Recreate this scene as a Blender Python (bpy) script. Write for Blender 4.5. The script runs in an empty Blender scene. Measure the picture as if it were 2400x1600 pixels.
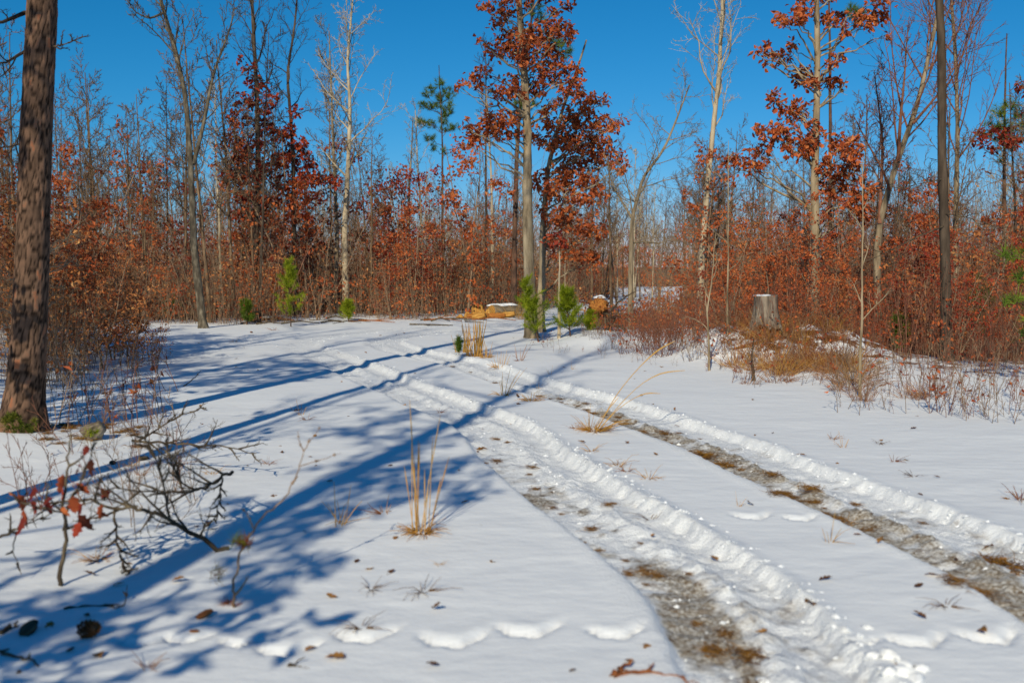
import bpy, math, random
import numpy as np
from mathutils import Vector, Matrix

# ------------------------------------------------------------------ camera, sky, sun, exposure
sc = bpy.context.scene
COL = sc.collection
W0, H0, FPX, CAMH, HOR = 2400.0, 1600.0, 2333.3, 1.5, 620.0
TH = math.atan((800.0 - HOR) / FPX)
cam_d = bpy.data.cameras.new('camera'); cam = bpy.data.objects.new('camera', cam_d); COL.objects.link(cam)
cam_d.lens = 35.0; cam_d.sensor_width = 36.0; cam_d.clip_start = 0.05; cam_d.clip_end = 3000.0
cam.location = (0, 0, CAMH); cam.rotation_euler = (math.pi / 2 - TH, 0, 0)
cam_d.dof.use_dof = True; cam_d.dof.focus_distance = 14.5; cam_d.dof.aperture_fstop = 2.0
sc.camera = cam

SUN_EL, SUN_AZ = math.radians(31.0), math.radians(14.5)      # light travels towards (+sin az, +cos az): sun behind and left
world = bpy.data.worlds.new('World'); sc.world = world; world.use_nodes = True
wn = world.node_tree; wn.nodes.clear()
sky = wn.nodes.new('ShaderNodeTexSky'); sky.sky_type = 'NISHITA'; sky.sun_disc = False
sky.sun_elevation = SUN_EL; sky.sun_rotation = math.pi + SUN_AZ
sky.air_density = 1.0; sky.dust_density = 0.0; sky.ozone_density = 2.2; sky.altitude = 300
sep = wn.nodes.new('ShaderNodeSeparateColor'); com = wn.nodes.new('ShaderNodeCombineColor')     # a polarised, deep winter blue: red falls off fast where the sky is dark
def wm(op, a, b):
    n = wn.nodes.new('ShaderNodeMath'); n.operation = op
    for s_, v in zip(n.inputs, (a, b)):
        if isinstance(v, (int, float)): s_.default_value = v
        else: wn.links.new(v, s_)
    return n.outputs[0]
wn.links.new(sky.outputs[0], sep.inputs[0])
wn.links.new(wm('MINIMUM', wm('MULTIPLY', wm('POWER', sep.outputs[0], 2.3), .0245), wm('MULTIPLY', sep.outputs[0], .6)), com.inputs[0])
wn.links.new(wm('MULTIPLY', sep.outputs[1], .66), com.inputs[1]); wn.links.new(wm('MULTIPLY', sep.outputs[2], 1.03), com.inputs[2])
bg = wn.nodes.new('ShaderNodeBackground'); bg.inputs['Strength'].default_value = 0.08
wo = wn.nodes.new('ShaderNodeOutputWorld')
wn.links.new(com.outputs[0], bg.inputs['Color']); wn.links.new(bg.outputs[0], wo.inputs['Surface'])

sun_d = bpy.data.lights.new('sun', 'SUN'); sun = bpy.data.objects.new('sun', sun_d); COL.objects.link(sun)
sun_d.energy = 4.0; sun_d.angle = math.radians(0.6); sun_d.color = (1.0, 0.90, 0.69)
ldir = Vector((math.sin(SUN_AZ) * math.cos(SUN_EL), math.cos(SUN_AZ) * math.cos(SUN_EL), -math.sin(SUN_EL)))
sun.rotation_euler = ldir.to_track_quat('-Z', 'Y').to_euler(); sun.location = (-8, -20, 20)
sc.view_settings.view_transform = 'Standard'; sc.view_settings.look = 'None'
sc.view_settings.exposure = 0.0; sc.view_settings.gamma = 1.0; sc.view_settings.use_curve_mapping = False
sc.cycles.max_bounces = 4; sc.cycles.diffuse_bounces = 2; sc.cycles.glossy_bounces = 2; sc.cycles.transmission_bounces = 3

# ------------------------------------------------------------------ pixel -> place
def ray(px, py):
    a, b = (px - 1200) / FPX, (800 - py) / FPX
    return np.array([a, math.cos(TH) + b * math.sin(TH), -math.sin(TH) + b * math.cos(TH)])
def P(px, py, Y):                      # the point at depth Y along that direction
    d = ray(px, py); return np.array([0, 0, CAMH]) + d * (Y / d[1])
def at(px, py):                        # where it meets level ground
    d = ray(px, py); t = -CAMH / d[2]; return d[0] * t, d[1] * t

# ------------------------------------------------------------------ noise and ground height
def _h(ix, iy, s):
    q = np.sin(ix * 127.1 + iy * 311.7 + s * 74.7) * 43758.5453
    return q - np.floor(q)
def vn(x, y, s=0.0):
    ix, iy = np.floor(x), np.floor(y); fx, fy = x - ix, y - iy
    fx = fx * fx * fx * (fx * (fx * 6 - 15) + 10); fy = fy * fy * fy * (fy * (fy * 6 - 15) + 10)
    a, b, c, d = _h(ix, iy, s), _h(ix + 1, iy, s), _h(ix, iy + 1, s), _h(ix + 1, iy + 1, s)
    return (a * (1 - fx) + b * fx) * (1 - fy) + (c * (1 - fx) + d * fx) * fy
def fbm(x, y, s=0.0, o=4, g=0.5):
    r, a, t = 0.0, 1.0, 0.0
    for i in range(o):
        r = r + a * (vn(x * 2 ** i, y * 2 ** i, s + i * 3.1) - 0.5); t += a; a *= g
    return r / t * 2
def sstep(a, b, x):
    t = np.clip((x - a) / (b - a), 0, 1); return t * t * (3 - 2 * t)

ROAD = np.array([(1.0, -12), (1.45, -5), (1.72, 0), (1.78, 2.2), (1.755, 3.57), (1.66, 4.9), (1.12, 6.97), (.58, 9.21), (-.09, 10.94), (-.70, 12.5),
                 (-1.5, 14.6), (-2.25, 16.3), (-2.95, 17.9), (-3.3, 19.2), (-3.2, 20.5), (-2.7, 21.9), (-1.85, 23.3), (-.75, 24.9),
                 (.6, 26.7), (2.3, 29.6), (4.4, 35.5), (7.0, 47), (10.5, 62), (13, 75)], float)
def catmull(p, step):
    out = []
    for i in range(len(p) - 1):
        p0, p1, p2, p3 = p[max(i - 1, 0)], p[i], p[i + 1], p[min(i + 2, len(p) - 1)]
        n = max(2, int(np.linalg.norm(p2 - p1) / step))
        t = np.linspace(0, 1, n, endpoint=False)[:, None]
        out.append(.5 * (2 * p1 + (p2 - p0) * t + (2 * p0 - 5 * p1 + 4 * p2 - p3) * t ** 2 + (3 * p1 - p0 - 3 * p2 + p3) * t ** 3))
    out.append(p[-1:]); return np.concatenate(out)
RC = catmull(ROAD, 0.12)
RT = np.gradient(RC, axis=0); RT /= np.linalg.norm(RT, axis=1)[:, None]
RS = np.concatenate([[0], np.cumsum(np.linalg.norm(np.diff(RC, axis=0), axis=1))])
def road_ds(x, y):                     # signed lateral distance (right of travel away from us = +) and arc length
    d = np.full(x.shape, 99.0); s = np.zeros(x.shape)
    m = np.where((y > -11) & (y < 74) & (x > -7) & (x < 15))[0]
    for k in range(0, len(m), 20000):
        q = m[k:k + 20000]
        D2 = (x[q][:, None] - RC[None, :, 0]) ** 2 + (y[q][:, None] - RC[None, :, 1]) ** 2
        j = D2.argmin(1); ex, ey = x[q] - RC[j, 0], y[q] - RC[j, 1]
        al = ex * RT[j, 0] + ey * RT[j, 1]
        d[q] = ex * RT[j, 1] - ey * RT[j, 0]; s[q] = RS[j] + al
    return d, s
PRINTS = [(at(px, py), w) for px, py, w in ((560, 1502, .15), (675, 1512, .27), (858, 1484, .27), (1062, 1494, .28), (1240, 1472, .27), (1446, 1478, .24),
          (2150, 1492, .26), (2318, 1482, .27), (1762, 1210, .24), (1876, 1214, .20), (440, 1490, .2), (330, 1500, .2), (2020, 1500, .14))]
def detail(x, y, d, s):                # ruts, ridges, prints
    z = np.zeros(x.shape); dirt = np.zeros(x.shape)
    fade = 1 - .6 * sstep(12, 24, y)
    wav = .03 * np.sin(s * .9) + .04 * fbm(s * .7, s * 0 + 3, 5.)
    hi = fbm(x * 11, y * 11, 21, 3); lump = fbm(x * 19, y * 19, 31, 2); big = fbm(x * 3.5, y * 3.5, 41, 3)
    for c, hw, sd in ((-.79, .36, -1), (.80, .36, 1)):
        e = d + wav * sd - c
        e2 = e + .008 * lump + .011 * hi + .012 * big
        floor = 1 - sstep(hw - .05, hw + .015, np.abs(e2))
        z += -floor * (.055 - .012 * hi - .012 * lump) * fade
        mid = np.exp(-((e + sd * .06) / .085) ** 2)          # churned snow left between two passes
        z += floor * mid * (.030 + .014 * np.maximum(lump, -.3) + .014 * hi) * fade
        inner = np.exp(-((e + sd * (hw + .02)) / .07) ** 2); outer = np.exp(-((e - sd * (hw + .03)) / .085) ** 2)
        brk = .35 + 1.15 * vn(s * 2.3, s * 0 + sd * 7.7, 91) * (.6 + .8 * vn(s * .8, s * 0 + sd, 92))
        lug = .5 + .5 * np.sin(s * 2 * math.pi / .07 + 6 * e + 3 * hi)
        if sd > 0: z += (outer * (.017 + .007 * hi + .010 * lump + .006 * big) * brk) * fade + inner * .003 * fade
        else: z += (inner * (.018 + .007 * hi + .010 * lump + .006 * big) * brk) * fade + outer * .003 * fade
        band = (1 - sstep(.11, .19, np.abs(e2 - (-sd if sd > 0 else sd) * (.17)))) * floor
        n2 = fbm(x * 2.2 + 5, y * 2.2, 61, 3)
        lim = (9.0, 12.5) if sd > 0 else (5.2, 8.6)
        dirt = np.maximum(dirt, band * np.clip((.78 if sd > 0 else .62) + 1.0 * n2 + .5 * hi, 0, 1) * (1 - .85 * sstep(lim[0], lim[1], y)))
        dirt = np.maximum(dirt, floor * .34 * np.clip(.4 + 1.4 * n2 + .6 * hi, 0, 1) * (1 - .8 * sstep(lim[0], lim[1] + 1, y)))
    for (cx, cy), w in PRINTS:
        u, v = (x - cx) / w, (y - cy) / w
        m = (np.abs(u) < 1) & (np.abs(v) < 1)
        if not m.any(): continue
        um, vm = u[m], v[m]
        arc = vm + .24 - 1.7 * um ** 2 * (1 + .8 * um) + .05 * np.sin(um * 17)
        dip = np.exp(-(arc / .105) ** 2) * (1 - sstep(.38, .56, np.abs(um)))
        rim = np.exp(-((arc - .34) / .16) ** 2) * (1 - sstep(.3, .5, np.abs(um)))
        z[m] += -dip * .030 + rim * .004
    return z, dirt
def base_h(x, y):
    z = .05 * fbm(x * .16, y * .16, 1, 3) + .012 * fbm(x * .7, y * .9, 9, 3) + .0045 * fbm(x * 2.2, y * 5.0, 19, 3) + .004 * np.maximum(0, fbm(x * 6, y * 7, 29, 2) - .25)
    z = z * sstep(0, 3, np.hypot(x, y)) 
    e = -4.9 - .14 * np.clip(y - 8, 0, 20) - x
    z = z + .42 * sstep(0, 2.4, e) * sstep(8.5, 12.5, y) * (1 - .95 * sstep(16, 22.5, y)) * (1 + .35 * fbm(x * .6, y * .6, 17, 2))
    z = z + .10 * np.exp(-((x + 4.35) / .8) ** 2 - ((y - 8.3) / .9) ** 2)
    z = z + .48 * np.exp(-((x - 4.4) / 1.5) ** 4 - ((y - 15.9) / .95) ** 2) * (1 + .4 * fbm(x * 1.6, y * 1.6, 23, 2))
    z = z + .16 * sstep(.4, 1.4, x - .2) * sstep(17.5, 19, y) * (1 - sstep(21, 25, y)) * (1 - sstep(1.5, 4, x))
    z = z + .12 * sstep(0, 2.5, x - (3.2 + (12.5 - y) * .45)) * sstep(6, 9, y) * (1 - sstep(13, 18, y))
    z = z + .3 * sstep(30, 60, y) * fbm(x * .05, y * .05, 77, 2)
    return z
def G(x, y):
    x = np.atleast_1d(np.asarray(x, float)); y = np.atleast_1d(np.asarray(y, float))
    d, s = road_ds(x, y); return base_h(x, y) + detail(x, y, d, s)[0]
def gz(x, y): return float(G([x], [y])[0])

CLEAR = np.array([(-7, -40), (-5.0, -6), (-4.7, 4), (-4.9, 9), (-5.1, 12), (-6.0, 15), (-8.3, 19), (-9.6, 22), (-9.5, 24.3), (-7.4, 24.6), (-5.9, 25.2), (-4.6, 27.4), (-2.3, 26.6),
                  (-1.2, 28.6), (.6, 30.5), (3.2, 38), (6, 49), (9, 62), (13.5, 62), (9.4, 49), (6, 37), (4.2, 31.5), (2.4, 27.4), (1.2, 23.5), (.75, 20.4), (.9, 18.7), (1.8, 16.5), (2.75, 14.1), (3.5, 12.5),
                  (4.2, 11), (5.2, 10.1), (7.5, 8.7), (10, 4), (12, -40)], float)
def clear_dist(x, y):                  # >0 outside the clearing, <0 inside
    x = np.asarray(x, float); y = np.asarray(y, float)
    ins = np.zeros(x.shape, bool); dm = np.full(x.shape, 1e9)
    n = len(CLEAR)
    for i in range(n):
        x1, y1 = CLEAR[i]; x2, y2 = CLEAR[(i + 1) % n]
        if y1 != y2:
            c = ((y1 > y) != (y2 > y)) & (x < (x2 - x1) * (y - y1) / (y2 - y1) + x1); ins ^= c
        t = np.clip(((x - x1) * (x2 - x1) + (y - y1) * (y2 - y1)) / ((x2 - x1) ** 2 + (y2 - y1) ** 2), 0, 1)
        dm = np.minimum(dm, np.hypot(x - x1 - t * (x2 - x1), y - y1 - t * (y2 - y1)))
    return np.where(ins, -dm, dm)

# ------------------------------------------------------------------ mesh helpers
class Geo:
    def __init__(s): s.V = []; s.F = []; s.A = []; s.n = 0
    def add(s, V, F, a=0.5):
        V = np.asarray(V, float).reshape(-1, 3)
        s.V.append(V)
        for f in (F if isinstance(F, list) else [F]): s.F.append(np.asarray(f, np.int64) + s.n)
        s.A.append(np.broadcast_to(np.asarray(a, float), (len(V),)).copy()); s.n += len(V)
    def mesh(s, name, mat, smooth=True, extra=None):
        me = bpy.data.meshes.new(name)
        V = np.concatenate(s.V) if s.V else np.zeros((0, 3))
        me.vertices.add(len(V)); me.vertices.foreach_set('co', V.astype(np.float32).ravel())
        tot = np.concatenate([np.full(len(f), f.shape[1]) for f in s.F]); idx = np.concatenate([f.ravel() for f in s.F])
        st = np.concatenate([[0], np.cumsum(tot)[:-1]])
        me.loops.add(len(idx)); me.loops.foreach_set('vertex_index', idx.astype(np.int32))
        me.polygons.add(len(tot)); me.polygons.foreach_set('loop_start', st.astype(np.int32)); me.polygons.foreach_set('loop_total', tot.astype(np.int32))
        me.polygons.foreach_set('use_smooth', np.full(len(tot), smooth))
        at_ = {'v': np.concatenate(s.A)}
        if extra: at_.update(extra)
        for k, a in at_.items():
            q = me.attributes.new(k, 'FLOAT', 'POINT'); q.data.foreach_set('value', a.astype(np.float32))
        me.update(calc_edges=True); me.materials.append(mat); return me
def put(name, me, parent=None, loc=(0, 0, 0), label=None, cat=None, group=None, kind=None):
    o = bpy.data.objects.new(name, me); COL.objects.link(o); o.location = loc
    if parent is not None: o.parent = parent
    if label: o['label'] = label
    if cat: o['category'] = cat
    if group: o['group'] = group
    if kind: o['kind'] = kind
    return o
def thing(name, loc, label, cat, group=None):
    return put(name, None, None, loc, label, cat, group)
def dup(root, loc, rz, s, label=None, group=None, tilt=(0, 0)):
    r = root.copy(); COL.objects.link(r); r.location = loc; r.rotation_euler = (tilt[0], tilt[1], rz); r.scale = (s, s, s)
    if label: r['label'] = label
    if group: r['group'] = group
    for ch in root.children:
        c = ch.copy(); COL.objects.link(c); c.parent = r
        for g in ch.children:
            q = g.copy(); COL.objects.link(q); q.parent = c
    return r
def nrm(v): return v / np.maximum(np.linalg.norm(v, axis=-1, keepdims=True), 1e-9)
def tubes(g, pts, rad, k=4, a=0.5, cap=False):
    pts = np.asarray(pts, float)
    if pts.ndim == 2: pts = pts[None]; rad = np.asarray(rad, float)[None]
    m, n, _ = pts.shape
    if m == 0: return
    T = nrm(np.gradient(pts, axis=1)); mean = nrm(pts[:, -1] - pts[:, 0])
    ref = np.where(np.abs(mean[:, 2:3]) > .8, np.array([[1., .2, 0]]), np.array([[0, .1, 1.]]))[:, None, :]
    U = nrm(np.cross(T, np.broadcast_to(ref, T.shape))); Vv = np.cross(T, U)
    an = np.arange(k) * 2 * math.pi / k
    ring = pts[:, :, None, :] + rad[:, :, None, None] * (np.cos(an)[None, None, :, None] * U[:, :, None, :] + np.sin(an)[None, None, :, None] * Vv[:, :, None, :])
    base = (np.arange(m) * n * k)[:, None, None] + (np.arange(n - 1) * k)[None, :, None]
    i = np.arange(k)[None, None, :]; j = (i + 1) % k
    F = np.stack([base + i, base + j, base + k + j, base + k + i], -1).reshape(-1, 4)
    aa = np.asarray(a, float)
    if aa.ndim == 1: aa = np.repeat(aa, n * k)
    g.add(ring.reshape(-1, 3), [F], aa)
    if cap:
        c = np.arange(m)[:, None] * n * k + (n - 1) * k + np.arange(k)[None]
        g.F.append(c + g.n - m * n * k)
def grow(rng, S, D, L, R, n, wob, up, rt=.3):
    m = len(S); pts = np.zeros((m, n, 3)); pts[:, 0] = S; d = nrm(D.copy()); L = np.asarray(L)[:, None]
    for i in range(1, n):
        d = nrm(d + wob * rng.normal(size=(m, 3)) + np.array([0, 0, up])); pts[:, i] = pts[:, i - 1] + d * L / (n - 1)
    rad = np.asarray(R)[:, None] * (1 - (1 - rt) * np.linspace(0, 1, n)[None] ** .8); return pts, rad
def spawn(rng, pts, rad, k, t0, t1, ang, sd, lr, tap=.5, rr=.6, L=None):
    m, n, _ = pts.shape
    if L is None: L = np.linalg.norm(np.diff(pts, axis=1), axis=2).sum(1)
    t = t0 + (t1 - t0) * (np.arange(k)[None] + rng.uniform(.1, .9, (m, k))) / k
    f = t * (n - 1); i = np.minimum(f.astype(int), n - 2); w = (f - i)[..., None]; r_ = np.arange(m)[:, None]
    S = pts[r_, i] * (1 - w) + pts[r_, i + 1] * w; T = nrm(pts[r_, i + 1] - pts[r_, i])
    rr_ = rad[r_, i] * (1 - w[..., 0]) + rad[r_, i + 1] * w[..., 0]
    q = nrm(np.cross(T, np.array([.23, .41, .88]))); v = np.cross(T, q)
    az = np.arange(k)[None] * 2.4 + rng.uniform(0, 6.28, (m, 1)) + rng.normal(0, .5, (m, k)); a = rng.normal(ang, sd, (m, k))
    D = np.cos(a)[..., None] * T + np.sin(a)[..., None] * (np.cos(az)[..., None] * q + np.sin(az)[..., None] * v)
    Ln = L[:, None] * lr * (1 - tap * t) * rng.uniform(.6, 1.25, (m, k))
    return S.reshape(-1, 3), D.reshape(-1, 3), Ln.ravel(), (rr_ * rr * rng.uniform(.7, 1.1, (m, k))).ravel()
KITE = np.array([(0, 0, 0), (.28, .20, .05), (.62, .27, .06), (1, 0, -.10), (.62, -.27, .06), (.28, -.20, .05), (.5, 0, -.04)])
KF = np.array([(0, 6, 1), (1, 6, 2), (2, 6, 3), (3, 6, 4), (4, 6, 5), (5, 6, 0)])
DIA = np.array([(0, 0, 0), (.5, .29, .07), (1, 0, -.08), (.5, -.29, .07)]); DF = np.array([(0, 1, 2), (0, 2, 3)])
def leaves(g, rng, pos, D, size, tmpl=KITE, faces=KF, a=None):
    m = len(pos)
    if m == 0: return
    D = nrm(D); q = nrm(np.cross(D, nrm(rng.normal(size=(m, 3))))); w = np.cross(D, q)
    size = np.broadcast_to(size, (m,))
    fold = rng.uniform(.4, 2.6, m); wid = rng.uniform(.7, 1.2, m)
    t = np.broadcast_to(tmpl[None], (m,) + tmpl.shape)
    V = pos[:, None] + size[:, None, None] * (t[..., 0:1] * D[:, None] + t[..., 1:2] * wid[:, None, None] * q[:, None] + t[..., 2:3] * fold[:, None, None] * w[:, None])
    F = (faces[None] + (np.arange(m) * len(tmpl))[:, None, None]).reshape(-1, faces.shape[1])
    if a is None: a = rng.uniform(0, 1, m)
    g.add(V.reshape(-1, 3), [F], np.repeat(a, len(tmpl)))
def needles(g, rng, pos, D, n, ln, w=.004, spread=.75, a0=0., a1=1.):
    m = len(pos); p = np.repeat(pos, n, 0); d = nrm(np.repeat(nrm(D), n, 0) + spread * rng.normal(size=(m * n, 3)))
    p = p + np.repeat(nrm(D), n, 0) * rng.uniform(-.6, .2, (m * n, 1)) * ln
    q = nrm(np.cross(d, rng.normal(size=(m * n, 3)))); L = ln * rng.uniform(.7, 1.15, (m * n, 1))
    V = np.stack([p - q * w, p + q * w, p + d * L], 1).reshape(-1, 3)
    g.add(V, [np.arange(m * n * 3).reshape(-1, 3)], np.repeat(np.repeat(rng.uniform(a0, a1, m), n), 3))

# ------------------------------------------------------------------ materials
def mat(name):
    m = bpy.data.materials.new(name); m.use_nodes = True; nt = m.node_tree; b = nt.nodes['Principled BSDF']
    b.inputs['Roughness'].default_value = .85; b.inputs['Specular IOR Level'].default_value = .25; return m, nt, b
def N(nt, t, **kw):
    n = nt.nodes.new(t)
    for k, v in kw.items():
        if k in n.inputs: n.inputs[k].default_value = v
        else: setattr(n, k, v)
    return n
def ramp(nt, fac, stops):
    r = nt.nodes.new('ShaderNodeValToRGB'); e = r.color_ramp.elements
    while len(e) < len(stops): e.new(.5)
    for i, (p, c) in enumerate(stops): e[i].position = p; e[i].color = tuple(c) + (1,)
    nt.links.new(fac, r.inputs[0]); return r.outputs[0]
def mix(nt, f, a, b, mode='MIX'):
    m = nt.nodes.new('ShaderNodeMix'); m.data_type = 'RGBA'; m.blend_type = mode
    for s, v in ((m.inputs[0], f), (m.inputs[6], a), (m.inputs[7], b)):
        if hasattr(v, 'links'): nt.links.new(v, s)
        else: s.default_value = v if isinstance(v, float) else tuple(v) + (1,)
    return m.outputs[2]
def math_(nt, op, a, b=0.0, clamp=False):
    m = nt.nodes.new('ShaderNodeMath'); m.operation = op; m.use_clamp = clamp
    for s, v in zip(m.inputs, (a, b)):
        if hasattr(v, 'links'): nt.links.new(v, s)
        else: s.default_value = v
    return m.outputs[0]
def coords(nt, sx, sy, sz, kind='Object'):
    tc = nt.nodes.new('ShaderNodeTexCoord'); mp = nt.nodes.new('ShaderNodeMapping'); mp.inputs['Scale'].default_value = (sx, sy, sz)
    nt.links.new(tc.outputs[kind], mp.inputs[0]); return mp.outputs[0]
def noise(nt, vec, scale, det=3, rough=.55):
    n = N(nt, 'ShaderNodeTexNoise', Scale=scale, Detail=det, Roughness=rough); nt.links.new(vec, n.inputs['Vector']); return n.outputs[0]
def bump(nt, b, h, st, dist=.02):
    u = N(nt, 'ShaderNodeBump', Strength=st, Distance=dist); nt.links.new(h, u.inputs['Height']); nt.links.new(u.outputs[0], b.inputs['Normal'])
def bark(name, dark, mid, light, sc_=9., stretch=.22, bs=.6, moss=None):
    m, nt, b = mat(name); c = coords(nt, 1, 1, stretch)
    n1 = noise(nt, c, sc_, 4); n2 = noise(nt, coords(nt, 1, 1, .6), 2.2, 3)
    col = ramp(nt, n1, [(.30, dark), (.48, mid), (.68, light)])
    oi = nt.nodes.new('ShaderNodeObjectInfo')
    col = mix(nt, math_(nt, 'MULTIPLY', n2, .45), col, dark)
    col = mix(nt, math_(nt, 'MULTIPLY', oi.outputs['Random'], .35), col, mid)
    if moss:
        at_ = nt.nodes.new('ShaderNodeAttribute'); at_.attribute_name = 'v'
        col = mix(nt, math_(nt, 'SUBTRACT', at_.outputs['Fac'], .5, True), col, moss)
    nt.links.new(col, b.inputs['Base Color']); bump(nt, b, n1, bs, .015); b.inputs['Roughness'].default_value = .95; b.inputs['Specular IOR Level'].default_value = .1
    return m
def leafmat(name, stops, trans=.22, hue=.03):
    m, nt, b = mat(name); at_ = nt.nodes.new('ShaderNodeAttribute'); at_.attribute_name = 'v'
    oi = nt.nodes.new('ShaderNodeObjectInfo')
    f = math_(nt, 'ADD', math_(nt, 'MULTIPLY', at_.outputs['Fac'], .8), math_(nt, 'MULTIPLY', oi.outputs['Random'], .2))
    col = ramp(nt, f, stops); nt.links.new(col, b.inputs['Base Color'])
    b.inputs['Roughness'].default_value = .6; b.inputs['Specular IOR Level'].default_value = .2
    tr = nt.nodes.new('ShaderNodeBsdfTranslucent'); nt.links.new(col, tr.inputs[0]); mx = N(nt, 'ShaderNodeMixShader'); mx.inputs[0].default_value = trans
    nt.links.new(b.outputs[0], mx.inputs[1]); nt.links.new(tr.outputs[0], mx.inputs[2]); nt.links.new(mx.outputs[0], nt.nodes['Material Output'].inputs[0]); return m
M = {}
M['pine_bark'] = bark('pine_bark', (.030, .021, .017), (.115, .068, .048), (.25, .125, .075), 9, .35, .5)
M['oak_bark'] = bark('oak_bark', (.06, .046, .030), (.33, .25, .155), (.57, .455, .30), 10, .2, .6)
M['grey_bark'] = bark('grey_bark', (.07, .056, .040), (.26, .20, .130), (.48, .39, .265), 11, .2, .6)
M['pale_bark'] = bark('pale_bark', (.15, .118, .08), (.50, .405, .275), (.70, .60, .44), 9, .25, .4)
M['wood_bark'] = bark('wood_bark', (.045, .030, .020), (.185, .118, .070), (.36, .25, .155), 11, .2, .5)
M['dark_bark'] = bark('dark_bark', (.016, .013, .011), (.075, .055, .040), (.17, .125, .09), 11, .2, .6)
M['twig'] = bark('twig', (.09, .058, .038), (.27, .178, .112), (.43, .305, .20), 30, .3, .1)
M['red_twig'] = bark('red_twig', (.09, .038, .026), (.24, .105, .066), (.36, .19, .12), 30, .3, .1)
M['dead_twig'] = bark('dead_twig', (.03, .024, .018), (.085, .062, .042), (.24, .19, .12), 16, .3, .3)
M['rust_leaf'] = leafmat('rust_leaf', [(0, (.14, .026, .012)), (.35, (.39, .082, .026)), (.7, (.55, .145, .042)), (1, (.64, .24, .075))])
M['red_leaf'] = leafmat('red_leaf', [(0, (.10, .014, .012)), (.4, (.29, .036, .018)), (.75, (.42, .066, .024)), (1, (.50, .12, .034))])
M['brown_leaf'] = leafmat('brown_leaf', [(0, (.14, .045, .02)), (.4, (.40, .135, .044)), (.75, (.56, .23, .075)), (1, (.62, .34, .13))])
M['litter_leaf'] = leafmat('litter_leaf', [(0, (.07, .030, .012)), (.5, (.20, .085, .025)), (1, (.36, .18, .05))], .1)
M['needle'] = leafmat('needle', [(0, (.04, .07, .010)), (.5, (.10, .165, .014)), (1, (.21, .27, .025))], .2)
M['bright_needle'] = leafmat('bright_needle', [(0, (.10, .15, .008)), (.5, (.25, .31, .012)), (1, (.42, .46, .03))], .25)
M['red_needle'] = leafmat('red_needle', [(0, (.20, .03, .02)), (.6, (.36, .09, .03)), (1, (.35, .30, .04))], .2)
M['grass'] = leafmat('grass', [(0, (.42, .18, .03)), (.5, (.72, .39, .085)), (1, (.84, .56, .19))], .25)
M['brown_grass'] = leafmat('brown_grass', [(0, (.12, .036, .016)), (.35, (.33, .115, .042)), (.7, (.46, .21, .08)), (1, (.66, .40, .18))], .2)
M['mat_grass'] = leafmat('mat_grass', [(0, (.06, .028, .010)), (.5, (.22, .10, .02)), (1, (.50, .25, .03))], .1)
def wood(name, a, b_, c_):
    m, nt, b = mat(name); n1 = noise(nt, coords(nt, 1, 1, .12), 26, 4); col = ramp(nt, n1, [(.3, a), (.5, b_), (.7, c_)])
    nt.links.new(col, b.inputs['Base Color']); bump(nt, b, n1, .7, .02); return m
M['weathered'] = wood('weathered', (.06, .046, .036), (.19, .15, .115), (.36, .30, .23))
M['rot_wood'] = wood('rot_wood', (.07, .022, .010), (.26, .085, .025), (.42, .17, .05))
M['cut_wood'] = wood('cut_wood', (.20, .085, .022), (.48, .24, .05), (.62, .38, .11))
M['orange_wood'] = wood('orange_wood', (.16, .05, .012), (.38, .14, .028), (.52, .25, .06))
M['moss'] = leafmat('moss', [(0, (.03, .05, .008)), (.6, (.12, .15, .015)), (1, (.22, .20, .03))], .1)
def snowmat(name, ground):
    m, nt, b = mat(name); c = coords(nt, 1, 1, 1)
    f1 = noise(nt, coords(nt, 5, 9, 5), 1.0, 5, .6); f2 = noise(nt, c, 95, 3, .6); f3 = noise(nt, c, 38, 3, .7)
    snow = mix(nt, f1, (.80, .825, .85), (.87, .885, .90))
    rough_a = nt.nodes.new('ShaderNodeAttribute'); rough_a.attribute_name = 'churn'
    h = math_(nt, 'ADD', math_(nt, 'MULTIPLY', f1, .55), math_(nt, 'MULTIPLY', f2, .05))
    h = math_(nt, 'ADD', h, math_(nt, 'MULTIPLY', math_(nt, 'ADD', math_(nt, 'MULTIPLY', f3, 1.0), math_(nt, 'MULTIPLY', f2, .5)), rough_a.outputs['Fac']))
    bump(nt, b, h, .55, .03)
    b.inputs['Roughness'].default_value = .7; b.inputs['Specular IOR Level'].default_value = .2
    if ground:
        d = nt.nodes.new('ShaderNodeAttribute'); d.attribute_name = 'dirt'; l = nt.nodes.new('ShaderNodeAttribute'); l.attribute_name = 'litter'
        g1 = noise(nt, c, 14, 4, .65); g2 = noise(nt, c, 3.2, 4, .6); g3 = noise(nt, c, 55, 3, .6)
        ice = ramp(nt, g3, [(.33, (.17, .125, .08)), (.5, (.38, .335, .275)), (.66, (.66, .645, .61))])
        ice = mix(nt, ramp(nt, g1, [(.56, (0, 0, 0)), (.68, (1, 1, 1))]), ice, (.13, .072, .028))
        fd = ramp(nt, math_(nt, 'ADD', d.outputs['Fac'], math_(nt, 'MULTIPLY', math_(nt, 'SUBTRACT', g1, .5), .9)), [(.18, (0, 0, 0)), (.62, (1, 1, 1))])
        col = mix(nt, fd, snow, ice)
        lit = ramp(nt, g3, [(.3, (.045, .018, .008)), (.5, (.17, .065, .022)), (.7, (.33, .15, .05))])
        fl = ramp(nt, math_(nt, 'ADD', l.outputs['Fac'], math_(nt, 'ADD', math_(nt, 'MULTIPLY', math_(nt, 'SUBTRACT', g2, .5), 1.5), math_(nt, 'MULTIPLY', math_(nt, 'SUBTRACT', g1, .5), .8))), [(.46, (0, 0, 0)), (.54, (1, 1, 1))])
        col = mix(nt, fl, col, lit); nt.links.new(col, b.inputs['Base Color'])
    else: nt.links.new(snow, b.inputs['Base Color'])
    return m
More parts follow.
